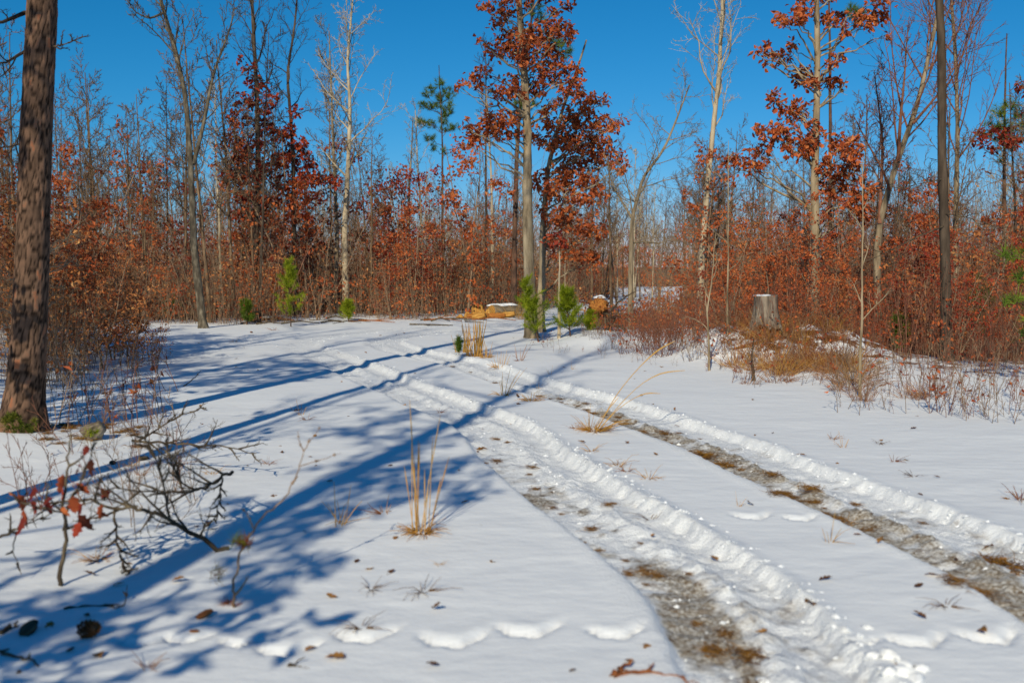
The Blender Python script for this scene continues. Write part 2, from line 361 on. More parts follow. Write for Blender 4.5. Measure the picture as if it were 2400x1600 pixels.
M['snow_ground'] = snowmat('snow_ground', True); M['snow'] = snowmat('snow', False)

# ------------------------------------------------------------------ the ground: one sheet, finer where the ruts are
def graded(a, b, st, lo, hi, gr, cap_=30.):
    mid = list(np.arange(a, b, st)); r = [mid[-1]]; s = st
    while r[-1] < hi: s = min(s * gr, cap_); r.append(r[-1] + s)
    l = [mid[0]]; s = st
    while l[-1] > lo: s = min(s * gr, cap_); l.append(l[-1] - s)
    return np.array(l[:0:-1] + mid + r[1:])
gx = graded(-1.9, 4.2, .024, -420, 420, 1.06); 
ys = [3.2]
n30 = 0
while ys[-1] < 520:
    if ys[-1] < 30: ys.append(ys[-1] + max(.022, .005 * ys[-1])); n30 = len(ys)
    else: ys.append(ys[-1] + min(25, .15 * 1.09 ** (len(ys) - n30)))
yb = [3.2]; s_ = .021
while yb[-1] > -60: s_ = min(s_ * 1.12, 6); yb.append(yb[-1] - s_)
gy = np.array(yb[:0:-1] + ys)
X, Y = np.meshgrid(gx, gy); xf, yf = X.ravel(), Y.ravel()
d_, s__ = road_ds(xf, yf); zz, dirt = detail(xf, yf, d_, s__)
churn = np.clip(1 - sstep(1.0, 1.35, np.abs(d_)) - .0, 0, 1) * sstep(.30, .46, np.abs(d_))
cd = clear_dist(xf + .5 * fbm(xf * .8, yf * .8, 51, 3), yf + .5 * fbm(xf * .8, yf * .8, 52, 3))
lit = sstep(-.15, .5, cd) * (.30 + .5 * sstep(.5, 5, cd))
lit *= 1 - .55 * np.exp(-((xf - 6.5) / 3.2) ** 2 - ((yf - 11.5) / 2.6) ** 2) - .45 * np.exp(-((xf - 3.2) / 2.2) ** 2 - ((yf - 21) / 6) ** 2) 
lit = np.maximum(lit, .62 * np.exp(-((xf - 4.5) / 1.5) ** 4 - ((yf - 15.6) / 1.2) ** 2))
g = Geo(); nx, ny = len(gx), len(gy)
ii = (np.arange(ny - 1)[:, None] * nx + np.arange(nx - 1)[None]).ravel()
g.add(np.stack([xf, yf, base_h(xf, yf) + zz], 1), [np.stack([ii, ii + 1, ii + nx + 1, ii + nx], 1)])
me = g.mesh('snowy_ground', M['snow_ground'], True, {'dirt': dirt, 'litter': lit, 'churn': churn})
put('snowy_ground', me, label='snow covered clearing with two curved wheel ruts', kind='structure')
# ------------------------------------------------------------------ trees
def trunk_path(pix, Y, top_h, lean=None, wig=.02, seed=0, n=26):
    """trunk centreline from traced pixels at the depth of its base, carried on above the frame to top_h"""
    rng = np.random.default_rng(seed)
    p = np.array([P(a, b, Y) for a, b in pix]); x0, y0 = p[0][0], Y
    base = np.array([x0, y0, gz(x0, y0) - .06])
    p = np.concatenate([[base], p[p[:, 2] > base[2] + .25]])
    if p[-1, 2] < top_h:
        d = p[-1] - p[-2]; k = (top_h - p[-1, 2]) / max(d[2], .2); p = np.concatenate([p, [p[-1] + d * k * np.array([.8, 1, 1])]])
    t = np.linspace(p[0, 2], p[-1, 2], n)
    q = np.stack([np.interp(t, p[:, 2], p[:, 0]), np.interp(t, p[:, 2], p[:, 1]), t], 1)
    for _ in range(1): q[1:-1, :2] = (q[:-2, :2] + 2 * q[1:-1, :2] + q[2:, :2]) / 4
    q[2:, :2] += np.cumsum(rng.normal(0, wig * .35, (n - 2, 2)), 0) * .5
    q[:, 1] += np.sin(t * .8 + seed) * .04
    return q
def taper(n, r, tip=.18, flare=1.5):
    t = np.linspace(0, 1, n); return r * (1 - (1 - tip) * t ** .9) * (1 + (flare - 1) * np.exp(-t * n / 1.1))
def add_trunk(root, q, r, mat_, k=14, tip=.18, flare=1.5):
    g = Geo(); loc = np.array(root.location); n = len(q) * 3
    ti = np.linspace(0, len(q) - 1, n); qq = np.stack([np.interp(ti, np.arange(len(q)), q[:, i]) for i in range(3)], 1)
    tubes(g, (qq - loc)[None], taper(n, r, tip, flare)[None] * (1 + .05 * np.random.default_rng(int(abs(q[0, 0] * 999))).normal(size=(1, n))), k)
    return put('trunk', g.mesh('trunk', mat_), root)
def bare_crown(rng, q, rad, n1=18, t0=.35, l1=.30, ang=.75, up=.10, dens=(7, 5, 0), wob=.16, rmin=.0035, tap=.65, side=None):
    """levels of branches; returns list of (pts, rad, sides)"""
    out = []; Ht = np.linalg.norm(np.diff(q, axis=0), axis=1).sum()
    S, D, L, R = spawn(rng, q[None], rad[None], n1, t0, .99, ang, .18, l1, tap, .5, np.array([Ht]))
    p1, r1 = grow(rng, S, D, L, np.maximum(R, .008), 7, wob, up, .25); out.append((p1, r1, 5))
    S, D, L, R = spawn(rng, p1, r1, dens[0], .2, 1, .72, .2, .50); p2, r2 = grow(rng, S, D, L, np.maximum(R, rmin * 1.3), 5, wob * 1.1, up * .8, .3); out.append((p2, r2, 4))
    S, D, L, R = spawn(rng, p2, r2, dens[1], .15, 1, .7, .25, .52); p3, r3 = grow(rng, S, D, L, np.maximum(R, rmin), 4, wob * 1.2, up * .6, .4); out.append((p3, r3, 3))
    if dens[2]:
        S, D, L, R = spawn(rng, p3, r3, dens[2], .2, 1, .7, .3, .5); p4, r4 = grow(rng, S, D, L, np.maximum(R, rmin * .8), 3, wob, up * .5, .5); out.append((p4, r4, 3))
    return out
def add_crown(root, levels, mat_, name='crown', kind=None):
    g = Geo(); loc = np.array(root.location)
    for p, r, k in levels: tubes(g, p - loc, r, k)
    return put(name, g.mesh(name, mat_), root, kind=kind)
def hero_bare(pix, Y, r, top, label, bark_='grey_bark', seed=1, name='bare_tree', limbs=(), twig='twig', **kw):
    r *= .86
    rng = np.random.default_rng(seed); q = trunk_path(pix, Y, top, seed=seed)
    root = thing(name, tuple(q[0]), label, 'tree'); add_trunk(root, q, r, M[bark_])
    rad = taper(len(q), r); lv = bare_crown(rng, q, rad, **kw)
    for pl, r0 in limbs:
        lp = np.array([P(a, b, Y + dy) for a, b, dy in pl]); t = np.linspace(0, len(lp) - 1, 14)
        lp = np.stack([np.interp(t, np.arange(len(lp)), lp[:, i]) for i in range(3)], 1)
        lp[1:-1] = (lp[:-2] + 2 * lp[1:-1] + lp[2:]) / 4
        lr = taper(14, r0, .2, 1.)
        lv.append((lp[None], lr[None], 8)); lv += bare_crown(rng, lp, lr, n1=11, t0=.25, l1=.38, ang=.7, dens=(6, 5, 2), rmin=kw.get('rmin', .0035))
    add_crown(root, lv, M[twig if twig != 'twig' else bark_]); return root, q
def limb_to(rng, q, rad, C, drop=.55):
    """curved limb from the trunk up to a leaf clump"""
    hd = math.hypot(*(C[:2] - np.array([np.interp(C[2], q[:, 2], q[:, 0]), np.interp(C[2], q[:, 2], q[:, 1])])))
    za = np.clip(C[2] - drop * hd - .1, q[2, 2], q[-1, 2] - .05)
    A = np.array([np.interp(za, q[:, 2], q[:, i]) for i in range(3)]); r0 = np.interp(za, q[:, 2], rad)
    mid = (A + C) / 2 + np.array([0, 0, .18 * hd]) + rng.normal(0, .05 + .05 * hd, 3)
    t = np.linspace(0, 1, 9)[:, None]; p = (1 - t) ** 2 * A + 2 * t * (1 - t) * mid + t ** 2 * C
    p[1:-1] += rng.normal(0, .02 + .012 * hd, (7, 3)); L = np.linalg.norm(C - A)
    return p, np.linspace(min(r0 * .45, .008 + .012 * L), .005, 9)
def leafy(root, q, rad, clumps, Y, rng, lmat, bmat, dens=170, ls=.125, depth=.8, tmpl=(KITE, KF), hang=.55, twig_r=.0035, name='leaves', foliage=None, subname='crown', drop=.55):
    gb, gl = Geo(), Geo(); loc = np.array(root.location); ppm = FPX / Y
    ext = max([abs(c[0] - (1200 + q[0, 0] * ppm)) for c in clumps if np.isscalar(c[0])] or [0]) / ppm
    for c in clumps:
        if not np.isscalar(c[0]): C, rx, ry = c                      # a clump given by its place
        else:
          px, py, rx, ry = c[:4]; dy = c[4] if len(c) > 4 else rng.normal(0, .30) * depth * max(.35, ext - .45 * abs(px - 1200 - q[0, 0] * ppm) / ppm)
          C = P(px, py, Y); C = C + np.array([0, dy, 0]); rx, ry = rx / ppm, ry / ppm
        lp, lr = limb_to(rng, q, rad, C - np.array([0, 0, ry * .5]), drop); tubes(gb, (lp - loc)[None], lr[None], 5)
        nl = max(5, int(math.pi * rx * ry * dens)); nt = max(3, nl // 4)
        e = nrm(rng.normal(size=(nt, 3))) * rng.uniform(.15, 1, (nt, 1)) ** .45 * np.array([rx, (rx + ry) * .5, ry]) + C
        nsec = max(2, nt // 6); sec_t = e[rng.choice(nt, nsec, replace=False)]
        st = lp[rng.integers(4, 9, nsec)]; t = np.linspace(0, 1, 5)[None, :, None]
        sp = st[:, None] * (1 - t) + sec_t[:, None] * t + rng.normal(0, .02, (nsec, 5, 3)) * np.array([0, 1, 1, 1, 0])[None, :, None]
        tubes(gb, sp - loc, np.broadcast_to(np.linspace(.007, .004, 5), (nsec, 5)).copy(), 3)
        cand = np.concatenate([sp[:, 1:].reshape(-1, 3), lp[4:]]); j = ((e[:, None] - cand[None]) ** 2).sum(2).argmin(1)
        t3 = np.linspace(0, 1, 3)[None, :, None]; tp = cand[j][:, None] * (1 - t3) + e[:, None] * t3
        tubes(gb, tp - loc, np.broadcast_to(np.linspace(twig_r, twig_r * .6, 3), (nt, 3)).copy(), 3)
        dirn = nrm(e - cand[j] + 1e-4)
        if foliage == 'needle': needles(gl, rng, e - loc, dirn + np.array([0, 0, .4]), 26, ls, .0052, .8); continue
        k = rng.integers(3, 6, nt); pos = np.repeat(e, k, 0) + rng.normal(0, .035, (k.sum(), 3)) - np.repeat(dirn, k, 0) * rng.uniform(0, .08, (k.sum(), 1))
        dd = nrm(np.repeat(dirn, k, 0) * .5 + rng.normal(size=(k.sum(), 3)) * .6) + np.array([0, 0, -hang])
        leaves(gl, rng, pos - loc, dd, ls * rng.uniform(.6, 1.2, k.sum()), *tmpl, a=np.clip(np.repeat(rng.normal(.5, .2, nt), k) + rng.normal(0, .2, k.sum()), 0, 1))
    cr = put(subname, gb.mesh(subname, bmat), root); put(name, gl.mesh(name, lmat, False), cr, kind='stuff'); return cr
def hero_leafy(pix, Y, r, top, clumps, label, seed, bark_='oak_bark', lmat='rust_leaf', name='oak_tree', extra=None, foliage=None, cat='tree', k=14, flare=1.5, **kw):
    rng = np.random.default_rng(seed); q = trunk_path(pix, Y, top, seed=seed); root = thing(name, tuple(q[0]), label, cat); r *= .86
    add_trunk(root, q, r, M[bark_], k, flare=flare); rad = taper(len(q), r)
    leafy(root, q, rad, clumps, Y, rng, M[lmat], M['twig' if foliage is None and bark_ != 'oak_bark' else bark_], foliage=foliage, name='needles' if foliage else 'leaves', **kw)
    if extra:
        add_crown(root, bare_crown(rng, q, rad, **extra), M[bark_], 'bare_branches', 'stuff')
    return root, q

# --- the big pine in the foreground, its bark broken into real plates
def plated_trunk(root, q, r, mat_, seed, k=84, nr=420, amp=.010, moss=True):
    rng = np.random.default_rng(seed); loc = np.array(root.location)
    ti = np.linspace(0, len(q) - 1, nr); qq = np.stack([np.interp(ti, np.arange(len(q)), q[:, i]) for i in range(3)], 1)
    z = qq[:, 2] - qq[0, 2]; rr = np.interp(np.linspace(0, 1, nr), np.linspace(0, 1, 40), taper(40, r, .35, 1.0)) * (1 + .55 * np.exp(-z / .22) + .12 * np.exp(-z / .8))
    an = np.arange(k) * 2 * math.pi / k
    A, Z = np.meshgrid(an, z); ca, cz = .052, .105                     # plate width, height
    nu = max(6, int(round(2 * math.pi * r / ca))); u = A / (2 * math.pi) * nu; w = Z / cz + .18 * np.sin(A * 3 + Z * 2)
    f1 = np.full(u.shape, 9.); f2 = np.full(u.shape, 9.); hid = np.zeros(u.shape)
    iu, iw = np.floor(u), np.floor(w)
    for du in (-1, 0, 1):
        for dw in (-1, 0, 1):
            cu, cw = iu + du, iw + dw; cm = np.mod(cu, nu)
            jx, jy = _h(cm, cw, seed), _h(cm, cw, seed + 9.)
            dd = np.maximum(np.abs(u - cu - jx), np.abs(w - cw - jy) * .9) * .55 + np.hypot(u - cu - jx, w - cw - jy) * .45
            n1 = dd < f1; f2 = np.where(n1, f1, np.minimum(f2, dd)); hid = np.where(n1, _h(cm, cw, seed + 4.), hid); f1 = np.where(n1, dd, f1)
    gap = sstep(.0, .20, f2 - f1); ndis = .25 * fbm(A * 9, Z * 14, seed, 3)
    R = rr[:, None] + amp * (gap * (.55 + .5 * hid) + ndis - .4)
    lob = 1 + .10 * np.exp(-Z / .25) * np.sin(A * 5 + 1); R = R * lob
    V = np.stack([qq[:, 0][:, None] + R * np.cos(A), qq[:, 1][:, None] + R * np.sin(A), np.broadcast_to(qq[:, 2][:, None], A.shape)], -1) - loc
    i = np.arange(nr - 1)[:, None] * k + np.arange(k)[None]; j = np.arange(nr - 1)[:, None] * k + (np.arange(k)[None] + 1) % k
    g = Geo(); g.add(V.reshape(-1, 3), [np.stack([i, j, j + k, i + k], -1).reshape(-1, 4)], np.clip(gap * (.42 + .58 * hid ** 1.4), 0, 1).ravel())
    return put('trunk', g.mesh('trunk', mat_), root)
m_, nt_, b_ = mat('plated_bark'); a_ = nt_.nodes.new('ShaderNodeAttribute'); a_.attribute_name = 'v'
nn_ = noise(nt_, coords(nt_, 1, 1, .4), 30, 4); col_ = ramp(nt_, math_(nt_, 'ADD', a_.outputs['Fac'], math_(nt_, 'MULTIPLY', math_(nt_, 'SUBTRACT', nn_, .5), .7)), [(0, (.016, .010, .007)), (.28, (.060, .037, .026)), (.58, (.135, .082, .056)), (.85, (.195, .112, .074)), (1, (.29, .115, .06))])
nt_.links.new(col_, b_.inputs['Base Color']); bump(nt_, b_, nn_, .5, .01); b_.inputs['Roughness'].default_value = .95; b_.inputs['Specular IOR Level'].default_value = .08
M['plated'] = m_
def stub_branches(root, q, rad, pl, Y, mat_, seed):
    """dead side branches traced in the picture, each forking into twigs"""
    rng = np.random.default_rng(seed)
    for pts, r0 in pl:
        lv = []
        lp = np.array([P(a, b, Y + dy) for a, b, dy in pts]); t = np.linspace(0, len(lp) - 1, 10)
        lp = np.stack([np.interp(t, np.arange(len(lp)), lp[:, i]) for i in range(3)], 1); lr = taper(10, r0, .3, 1.)
        lv.append((lp[None], lr[None], 5)); lv += bare_crown(rng, lp, lr, n1=7, t0=.2, l1=.4, ang=.7, dens=(4, 3, 0), rmin=.0025, wob=.2)
        add_crown(root, lv, mat_, 'branch')
q = trunk_path([(50, 1030), (62, 900), (72, 800), (80, 640), (86, 400), (95, 180), (102, 0)], 8.55, 15, wig=.0, seed=3, n=30)
big_pine = thing('pine_tree', tuple(q[0]), 'thick pine with plated red-brown bark standing alone at the snowy bank, moss at its foot', 'tree')
plated_trunk(big_pine, q, .142, M['plated'], 5)
stub_branches(big_pine, q, None, [([(112, 112, 0), (150, 105, -.2), (190, 88, -.3)], .008), ([(60, 30, 0), (0, 55, -.3), (-120, 40, -.5)], .02), ([(60, 120, 0), (10, 150, .2), (-120, 130, .5)], .014), ([(70, 330, 0), (20, 345, .3), (-90, 350, .5)], .01)], 8.55, M['dark_bark'], 8)
rng = np.random.default_rng(44); g = Geo(); lq = np.array(big_pine.location)
cl = [(rng.normal(0, 1.4), rng.normal(0, 1.4), rng.uniform(8.5, 15)) for _ in range(40)]; tq = []
for cx, cy, cz in cl:
    A = np.array([np.interp(cz - .6, q[:, 2], q[:, 0]), np.interp(cz - .6, q[:, 2], q[:, 1]), cz - .6]); C = np.array([A[0] + cx, A[1] + cy, cz])
    tubes(g, np.stack([A, (A + C) / 2 + [0, 0, .1], C])[None] - lq, np.array([[.03, .02, .008]]), 4); tq.append(C + rng.normal(0, .32, (26, 3)))
cr = put('crown', g.mesh('crown', M['pine_bark']), big_pine); tq = np.concatenate(tq); g = Geo()
needles(g, rng, tq - lq, rng.normal(size=tq.shape) + [0, 0, .6], 16, .17, .004); put('needles', g.mesh('needles', M['needle'], False), cr, kind='stuff')
g = Geo(); p_ = np.array([(0.02 + .20 * math.cos(a), -.20 + .10 * math.sin(a) , .10 + .1 * abs(math.sin(a * 3.1))) for a in np.linspace(-2.6, -.2, 70)])
p_[:, 0] = rng.uniform(-.10, .22, 70); p_[:, 1] = -.215 + .35 * np.abs(p_[:, 0] - .05); p_[:, 2] = rng.uniform(.04, .24, 70) * (1 - np.abs(p_[:, 0] - .05) * 2)
needles(g, rng, p_, np.tile([0, -.5, .8], (70, 1)) + rng.normal(0, .4, (70, 3)), 30, .05, .003, .7); put('moss', g.mesh('moss', M['moss'], False), big_pine, kind='stuff', label='green moss at the foot of the trunk')

M['lean_bark'] = bark('lean_bark', (.03, .026, .02), (.11, .09, .065), (.33, .28, .20), 13, .35, .7)
# --- named trees of the scene
OAK1 = [(1137,16,18,16),(1160,35,20,16),(1172,18,25,18),(1191,32,18,18),(1172,54,10,12),(1207,6,20,16),(1230,10,15,15),(1306,16,22,14),(1335,4,20,14),
 (1179,86,30,22),(1223,80,42,26),(1271,64,45,22),(1306,73,32,26),(1335,86,18,24),(1160,118,24,20),(1191,108,32,20),(1230,108,38,22),(1268,105,38,22),(1121,107,8,6),(1242,134,32,16),(1303,115,28,22),
 (1204,140,12,12),(1236,152,30,14),(1271,147,25,14),(1306,150,28,18),(1319,169,32,22),(1344,172,20,32),(1281,169,24,18),(1131,172,20,18),(1112,191,18,20),(1086,191,10,12),(1075,203,5,5),(1137,204,20,9),(1198,182,24,22),(1233,204,40,22),(1182,223,24,20),(1207,230,24,18),(1265,204,22,22),
 (1287,242,16,20),(1278,262,14,18),(1348,204,22,32),(1325,217,14,20),(1316,236,11,18),(1144,271,18,26),(1160,287,28,28),(1137,300,24,22),(1112,306,20,22),(1096,293,11,14),(1093,338,20,9),(1115,332,20,18),(1191,287,28,18),(1204,316,24,13),(1172,313,24,16),(1201,265,24,13),(1255,293,9,11),
 (1180,-40,50,30),(1260,-50,60,35),(1320,-40,40,30),(1230,-120,60,50),(1290,-120,40,40)]
OAK2 = [(1376,242,26,32),(1351,265,28,32),(1402,236,20,14),(1423,230,11,17),(1396,274,20,18),(1338,293,28,42),(1380,297,20,20),(1418,293,24,26),(1440,300,20,20),(1459,287,9,9),(1297,297,32,22),(1278,332,42,18),(1313,335,38,28),(1348,335,38,28),(1383,341,38,32),(1415,335,28,22),(1431,370,38,22),(1456,389,18,22),(1383,376,38,26),(1335,376,32,22),(1309,408,42,22),(1344,418,42,26),(1376,424,32,26),(1408,443,22,16),(1281,440,36,22),(1255,424,18,18),(1319,456,55,18),(1383,466,45,18),(1300,500,45,25),(1350,520,50,30),(1395,540,35,25),(1330,585,50,28),(1385,610,35,28),(1290,560,25,20)]
OAK3 = [(1712,372,16,12),(1740,375,35,18),(1768,392,28,18),(1790,350,30,24),(1820,225,22,26),(1850,260,34,24),(1800,305,38,20),(1840,310,42,30),(1870,350,42,28),(1898,320,32,34),(1955,360,42,30),(1985,330,26,22),(1992,390,36,26),(2010,440,32,32),(1960,428,40,32),(1990,480,34,24),(2020,500,20,24),(1930,390,26,24),(1880,245,22,22),
 (1790,110,20,16),(1778,125,10,8),(1800,140,14,10),(1840,125,34,22),(1855,100,16,14),(1848,55,24,22),(1880,20,26,20),(1815,62,18,18),(1822,50,14,14),(1905,160,32,26),(1950,185,24,22),(1935,150,18,18),(1985,122,14,10),(1980,190,13,10),(1900,190,20,18),(2005,45,24,18),(2035,55,24,22),(2062,30,22,22),(2094,77,8,8),(2050,5,26,16),(1970,20,34,16),(1945,50,18,16),(1940,95,14,20),(1920,-30,60,30),(1850,-60,50,30),(2000,-50,50,30),(1920,-130,70,40)]
RED1 = [(560,135,12,10),(585,160,18,12),(600,190,30,22),(575,235,32,20),(612,215,20,18),(560,275,28,22),(608,290,36,24),(545,325,22,22),(590,350,38,28),(560,375,26,18),(552,410,36,22),(605,402,34,24),(590,460,36,18),(535,430,20,14),(620,255,22,18),(640,235,18,12),(575,500,34,18)]
RED2 = [(700,265,16,16),(690,300,14,14),(665,320,26,20),(685,350,40,22),(720,338,24,14),(660,375,30,22),(705,385,34,20),(665,425,32,24),(720,420,38,20),(752,415,30,12),(785,425,22,14),(690,465,36,20),(735,470,26,14),(640,470,26,16),(700,510,36,18)]
big_oak, _ = hero_leafy([(1246, 792), (1241, 700), (1239, 612), (1234, 459), (1235, 306), (1226, 153), (1218, 41)], 20.5, .155, 10.4, OAK1, 'tallest oak with rust-brown leaves beside the bend of the road', 11, ls=.112, dens=640)
hero_leafy([(1268, 775), (1267, 714), (1274, 510), (1284, 398), (1318, 255), (1340, 200)], 22.3, .115, 6.4, OAK2, 'leaning oak with an orange-brown crown spreading beside the tallest oak', 12, ls=.112, dens=640)
hero_leafy([(1909, 812), (1910, 765), (1911, 587), (1906, 434), (1909, 306), (1909, 153), (1909, 0)], 18.8, .118, 10, OAK3, 'pale-barked oak with rust-coloured leaf clumps behind the weathered stump', 13, ls=.112, dens=720, extra=dict(n1=10, t0=.25, l1=.16, dens=(4, 3, 0), rmin=.004))
hero_leafy([(592, 752), (593, 660), (607, 460), (602, 230), (592, 66), (589, 0)], 28.5, .125, 12.5, RED1, 'tall oak with crimson leaves and bare top, behind the green pine sapling', 14, bark_='dark_bark', lmat='red_leaf', ls=.135, dens=420, extra=dict(n1=16, t0=.5, l1=.24, dens=(7, 5, 2), rmin=.005))
hero_leafy([(691, 748), (691, 612), (687, 357), (678, 245), (671, 168), (684, 107), (690, 60)], 29.5, .105, 10.5, RED2, 'crimson-leaved oak whose forked bare top rises next to its taller twin', 15, bark_='dark_bark', lmat='red_leaf', ls=.135, dens=420, extra=dict(n1=16, t0=.5, l1=.26, dens=(7, 5, 2), rmin=.005))
hero_bare([(476, 770), (468, 700), (457, 602), (449, 388), (434, 219), (408, 112), (375, 0)], 23.5, .115, 10.5, 'dark bare tree leaning left at the edge of the clearing', 'lean_bark', 21, n1=20, t0=.55, l1=.2, rmin=.006, dens=(6, 5, 2),
          limbs=[([(453, 385, 0), (478, 290, .3), (500, 168, .5), (541, 66, .8), (548, 20, 1.)], .055), ([(385, 30, 0), (350, 45, -.3), (315, 28, -.5), (298, 0, -.6)], .03)])
hero_bare([(812, 738), (811, 690), (808, 535), (815, 398), (820, 255), (812, 150), (823, 40)], 30.2, .135, 9.6, 'pale straight bare tree beside a tiny pine seedling at the snow edge', 'pale_bark', 22, n1=22, t0=.42, l1=.27, up=.04, rmin=.0068, dens=(7, 5, 2), ang=.85)
hero_bare([(790, 740), (788, 650), (790, 560), (784, 420)], 31, .10, 8.6, 'mottled bare tree close behind the pale straight one', 'grey_bark', 23, n1=20, t0=.4, l1=.26, rmin=.0068, dens=(7, 5, 2))
hero_bare([(953, 722), (954, 600), (960, 430), (966, 330), (968, 286)], 36, .10, 6.75, 'broken grey snag with a splintered tip behind the clearing', 'grey_bark', 24, n1=12, t0=.5, l1=.16, rmin=.006, dens=(5, 4, 0))
hero_bare([(989, 722), (988, 600), (984, 470), (977, 350)], 36, .075, 7.2, 'slim pale bare tree right beside the broken snag', 'pale_bark', 25, n1=16, t0=.4, l1=.26, rmin=.006, dens=(6, 5, 0))
hero_bare([(1139, 722), (1139, 500), (1139, 300), (1138, 200)], 36, .075, 9.4, 'thin dark-topped bare tree left of the tallest oak', 'dark_bark', 26, n1=26, t0=.68, l1=.13, rmin=.006, dens=(6, 5, 0))
hero_bare([(1155, 722), (1153, 500), (1151, 380), (1147, 330)], 34.5, .085, 7.4, 'thin straw-coloured bare tree between two dark stems', 'pale_bark', 27, n1=12, t0=.5, l1=.2, rmin=.006, dens=(5, 4, 0))
hero_bare([(1480, 800), (1478, 740), (1478, 587), (1478, 510), (1489, 474), (1506, 408), (1545, 367), (1565, 326)], 21.5, .08, 5.3, 'crooked bare tree bending right over the shrubs', 'grey_bark', 28, n1=16, t0=.45, l1=.34, up=.02, ang=.9, rmin=.004, dens=(7, 5, 2),
          limbs=[([(1478, 570, 0), (1510, 566, .2), (1545, 570, .4), (1580, 560, .6)], .025), ([(1480, 510, 0), (1450, 460, .3), (1430, 420, .4), (1425, 380, .5)], .03)])
hero_bare([(1634, 790), (1638, 724), (1651, 510), (1664, 383), (1676, 270), (1684, 194), (1689, 92), (1692, 0)], 23.5, .105, 11, 'tall pale bare tree with upswept twigs behind the red shrubs', 'pale_bark', 29, n1=24, t0=.42, l1=.25, ang=.65, up=.10, rmin=.0055, dens=(6, 5, 2))
hero_bare([(2056, 810), (2054, 780), (2054, 612), (2062, 525), (2085, 444), (2105, 377), (2146, 265), (2165, 190)], 19.3, .095, 8.8, 'forked lichen-grey tree with fanned reddish twigs', 'grey_bark', 30, n1=20, t0=.4, l1=.42, ang=.6, up=.13, rmin=.0055, dens=(7, 5, 1), wob=.09, twig='red_twig',
          limbs=[([(2062, 525, 0), (2064, 440, .2), (2070, 350, .3), (2060, 250, .4), (2050, 180, .6)], .045), ([(2085, 444, 0), (2070, 400, -.3), (2030, 330, -.5), (2000, 270, -.7)], .03), ([(2105, 377, 0), (2110, 280, -.2), (2120, 180, -.3), (2128, 60, -.3)], .04), ([(2140, 290, 0), (2200, 220, -.3), (2260, 120, -.4)], .03)])
hero_bare([(2240, 850), (2240, 602), (2243, 306), (2233, 92), (2225, 0)], 21, .08, 10, 'straight pinkish-grey bare tree just behind the dark pine trunk', 'grey_bark', 31, n1=26, t0=.35, l1=.32, ang=.6, up=.12, rmin=.006, dens=(6, 5, 1), wob=.09, twig='red_twig')
hero_leafy([(1310, 798), (1311, 700), (1310, 600)], 19.6, .045, 2.05, [(1300, 560, 24, 13), (1326, 568, 16, 9), (1284, 566, 12, 8), (1310, 545, 12, 9), (1306, 575, 14, 8)], 'thin pale sapling pole with a dark red leafy head between the green pines', 32, 'pale_bark', 'red_leaf', 'oak_sapling', ls=.11, dens=420, cat='sapling', k=8, flare=1.1)
# pines
PINE6 = [(1030,195,12,10),(1012,210,16,10),(1050,215,14,10),(1000,222,12,8),(1058,225,12,9),(1010,250,24,10),(990,248,14,8),(1045,260,20,14),(1060,245,10,8),(1000,290,26,10),(985,285,14,8),(1050,300,18,9),(1066,300,14,7),(1040,280,14,12),(1008,325,18,8),(1014,345,10,10),(1044,355,8,10),(1030,230,14,16)]
hero_leafy([(1040, 720), (1038, 500), (1037, 330), (1031, 190)], 37, .078, 8.75, PINE6, 'lone slender pine with small tufted crown against open sky', 41, 'pine_bark', 'needle', 'pine_tree', foliage='needle', dens=640, ls=.17, depth=.6, drop=.3)
PINE7 = [(1256,22,22,16),(1270,40,14,12),(1300,95,26,16),(1325,115,18,18),(1320,128,16,10),(1280,85,20,14),(1214,245,14,14),(1245,250,14,12),(1222,262,12,10),(1250,-30,50,30)]
hero_leafy([(1203, 738), (1205, 612), (1208, 485), (1211, 357), (1216, 265), (1235, 120), (1250, 0)], 30, .115, 10.6, PINE7, 'tall red-stemmed pine partly hidden behind the tallest oak', 42, 'pine_bark', 'needle', 'pine_tree', foliage='needle', dens=560, ls=.17, depth=.5, drop=.3)
hero_leafy([(1947, 740), (1947, 551), (1947, 300), (1945, 0)], 29, .09, 11.5, [(2008, 35, 26, 14), (2000, 22, 20, 12), (1960, -40, 50, 30), (1930, -80, 50, 30)], 'straight red-brown pine stem right behind the pale-barked oak', 43, 'pine_bark', 'needle', 'pine_tree', foliage='needle', dens=560, ls=.17, depth=.4, drop=.25)
rp, rq = hero_leafy([(2219, 862), (2219, 800), (2217, 550), (2207, 357), (2205, 102), (2197, 0)], 14.4, .095, 13, [(2200, -230, 160, 60), (2120, -280, 120, 60), (2290, -280, 120, 60), (2200, -400, 160, 80)], 'dark pine trunk rising from the scrub beside the red thicket', 44, 'dark_bark', 'needle', 'pine_tree', foliage='needle', dens=60, ls=.2, depth=.6, drop=.3)
stub_branches(rp, rq, None, [([(2212, 530, 0), (2150, 555, -.2), (2060, 600, -.3), (1960, 640, -.3)], .014), ([(2212, 500, 0), (2270, 510, -.3), (2360, 540, -.5)], .010), ([(2208, 420, 0), (2160, 430, -.4), (2110, 440, -.6)], .008)], 14.4, M['dead_twig'], 45)
hero_leafy([(2356, 760), (2354, 600), (2352, 400), (2356, 240)], 26, .085, 7.4, [(2370,245,18,16),(2345,262,22,16),(2385,270,20,18),(2325,290,22,14),(2360,295,26,18),(2395,300,20,16),(2340,320,24,14),(2375,325,24,14),(2320,310,14,10),(2350,345,22,10),(2335,375,12,8)], 'bushy-topped pine behind a clump of dark red oak leaves', 46, 'pine_bark', 'needle', 'pine_tree', foliage='needle', dens=420, ls=.2, depth=.6, drop=.25)
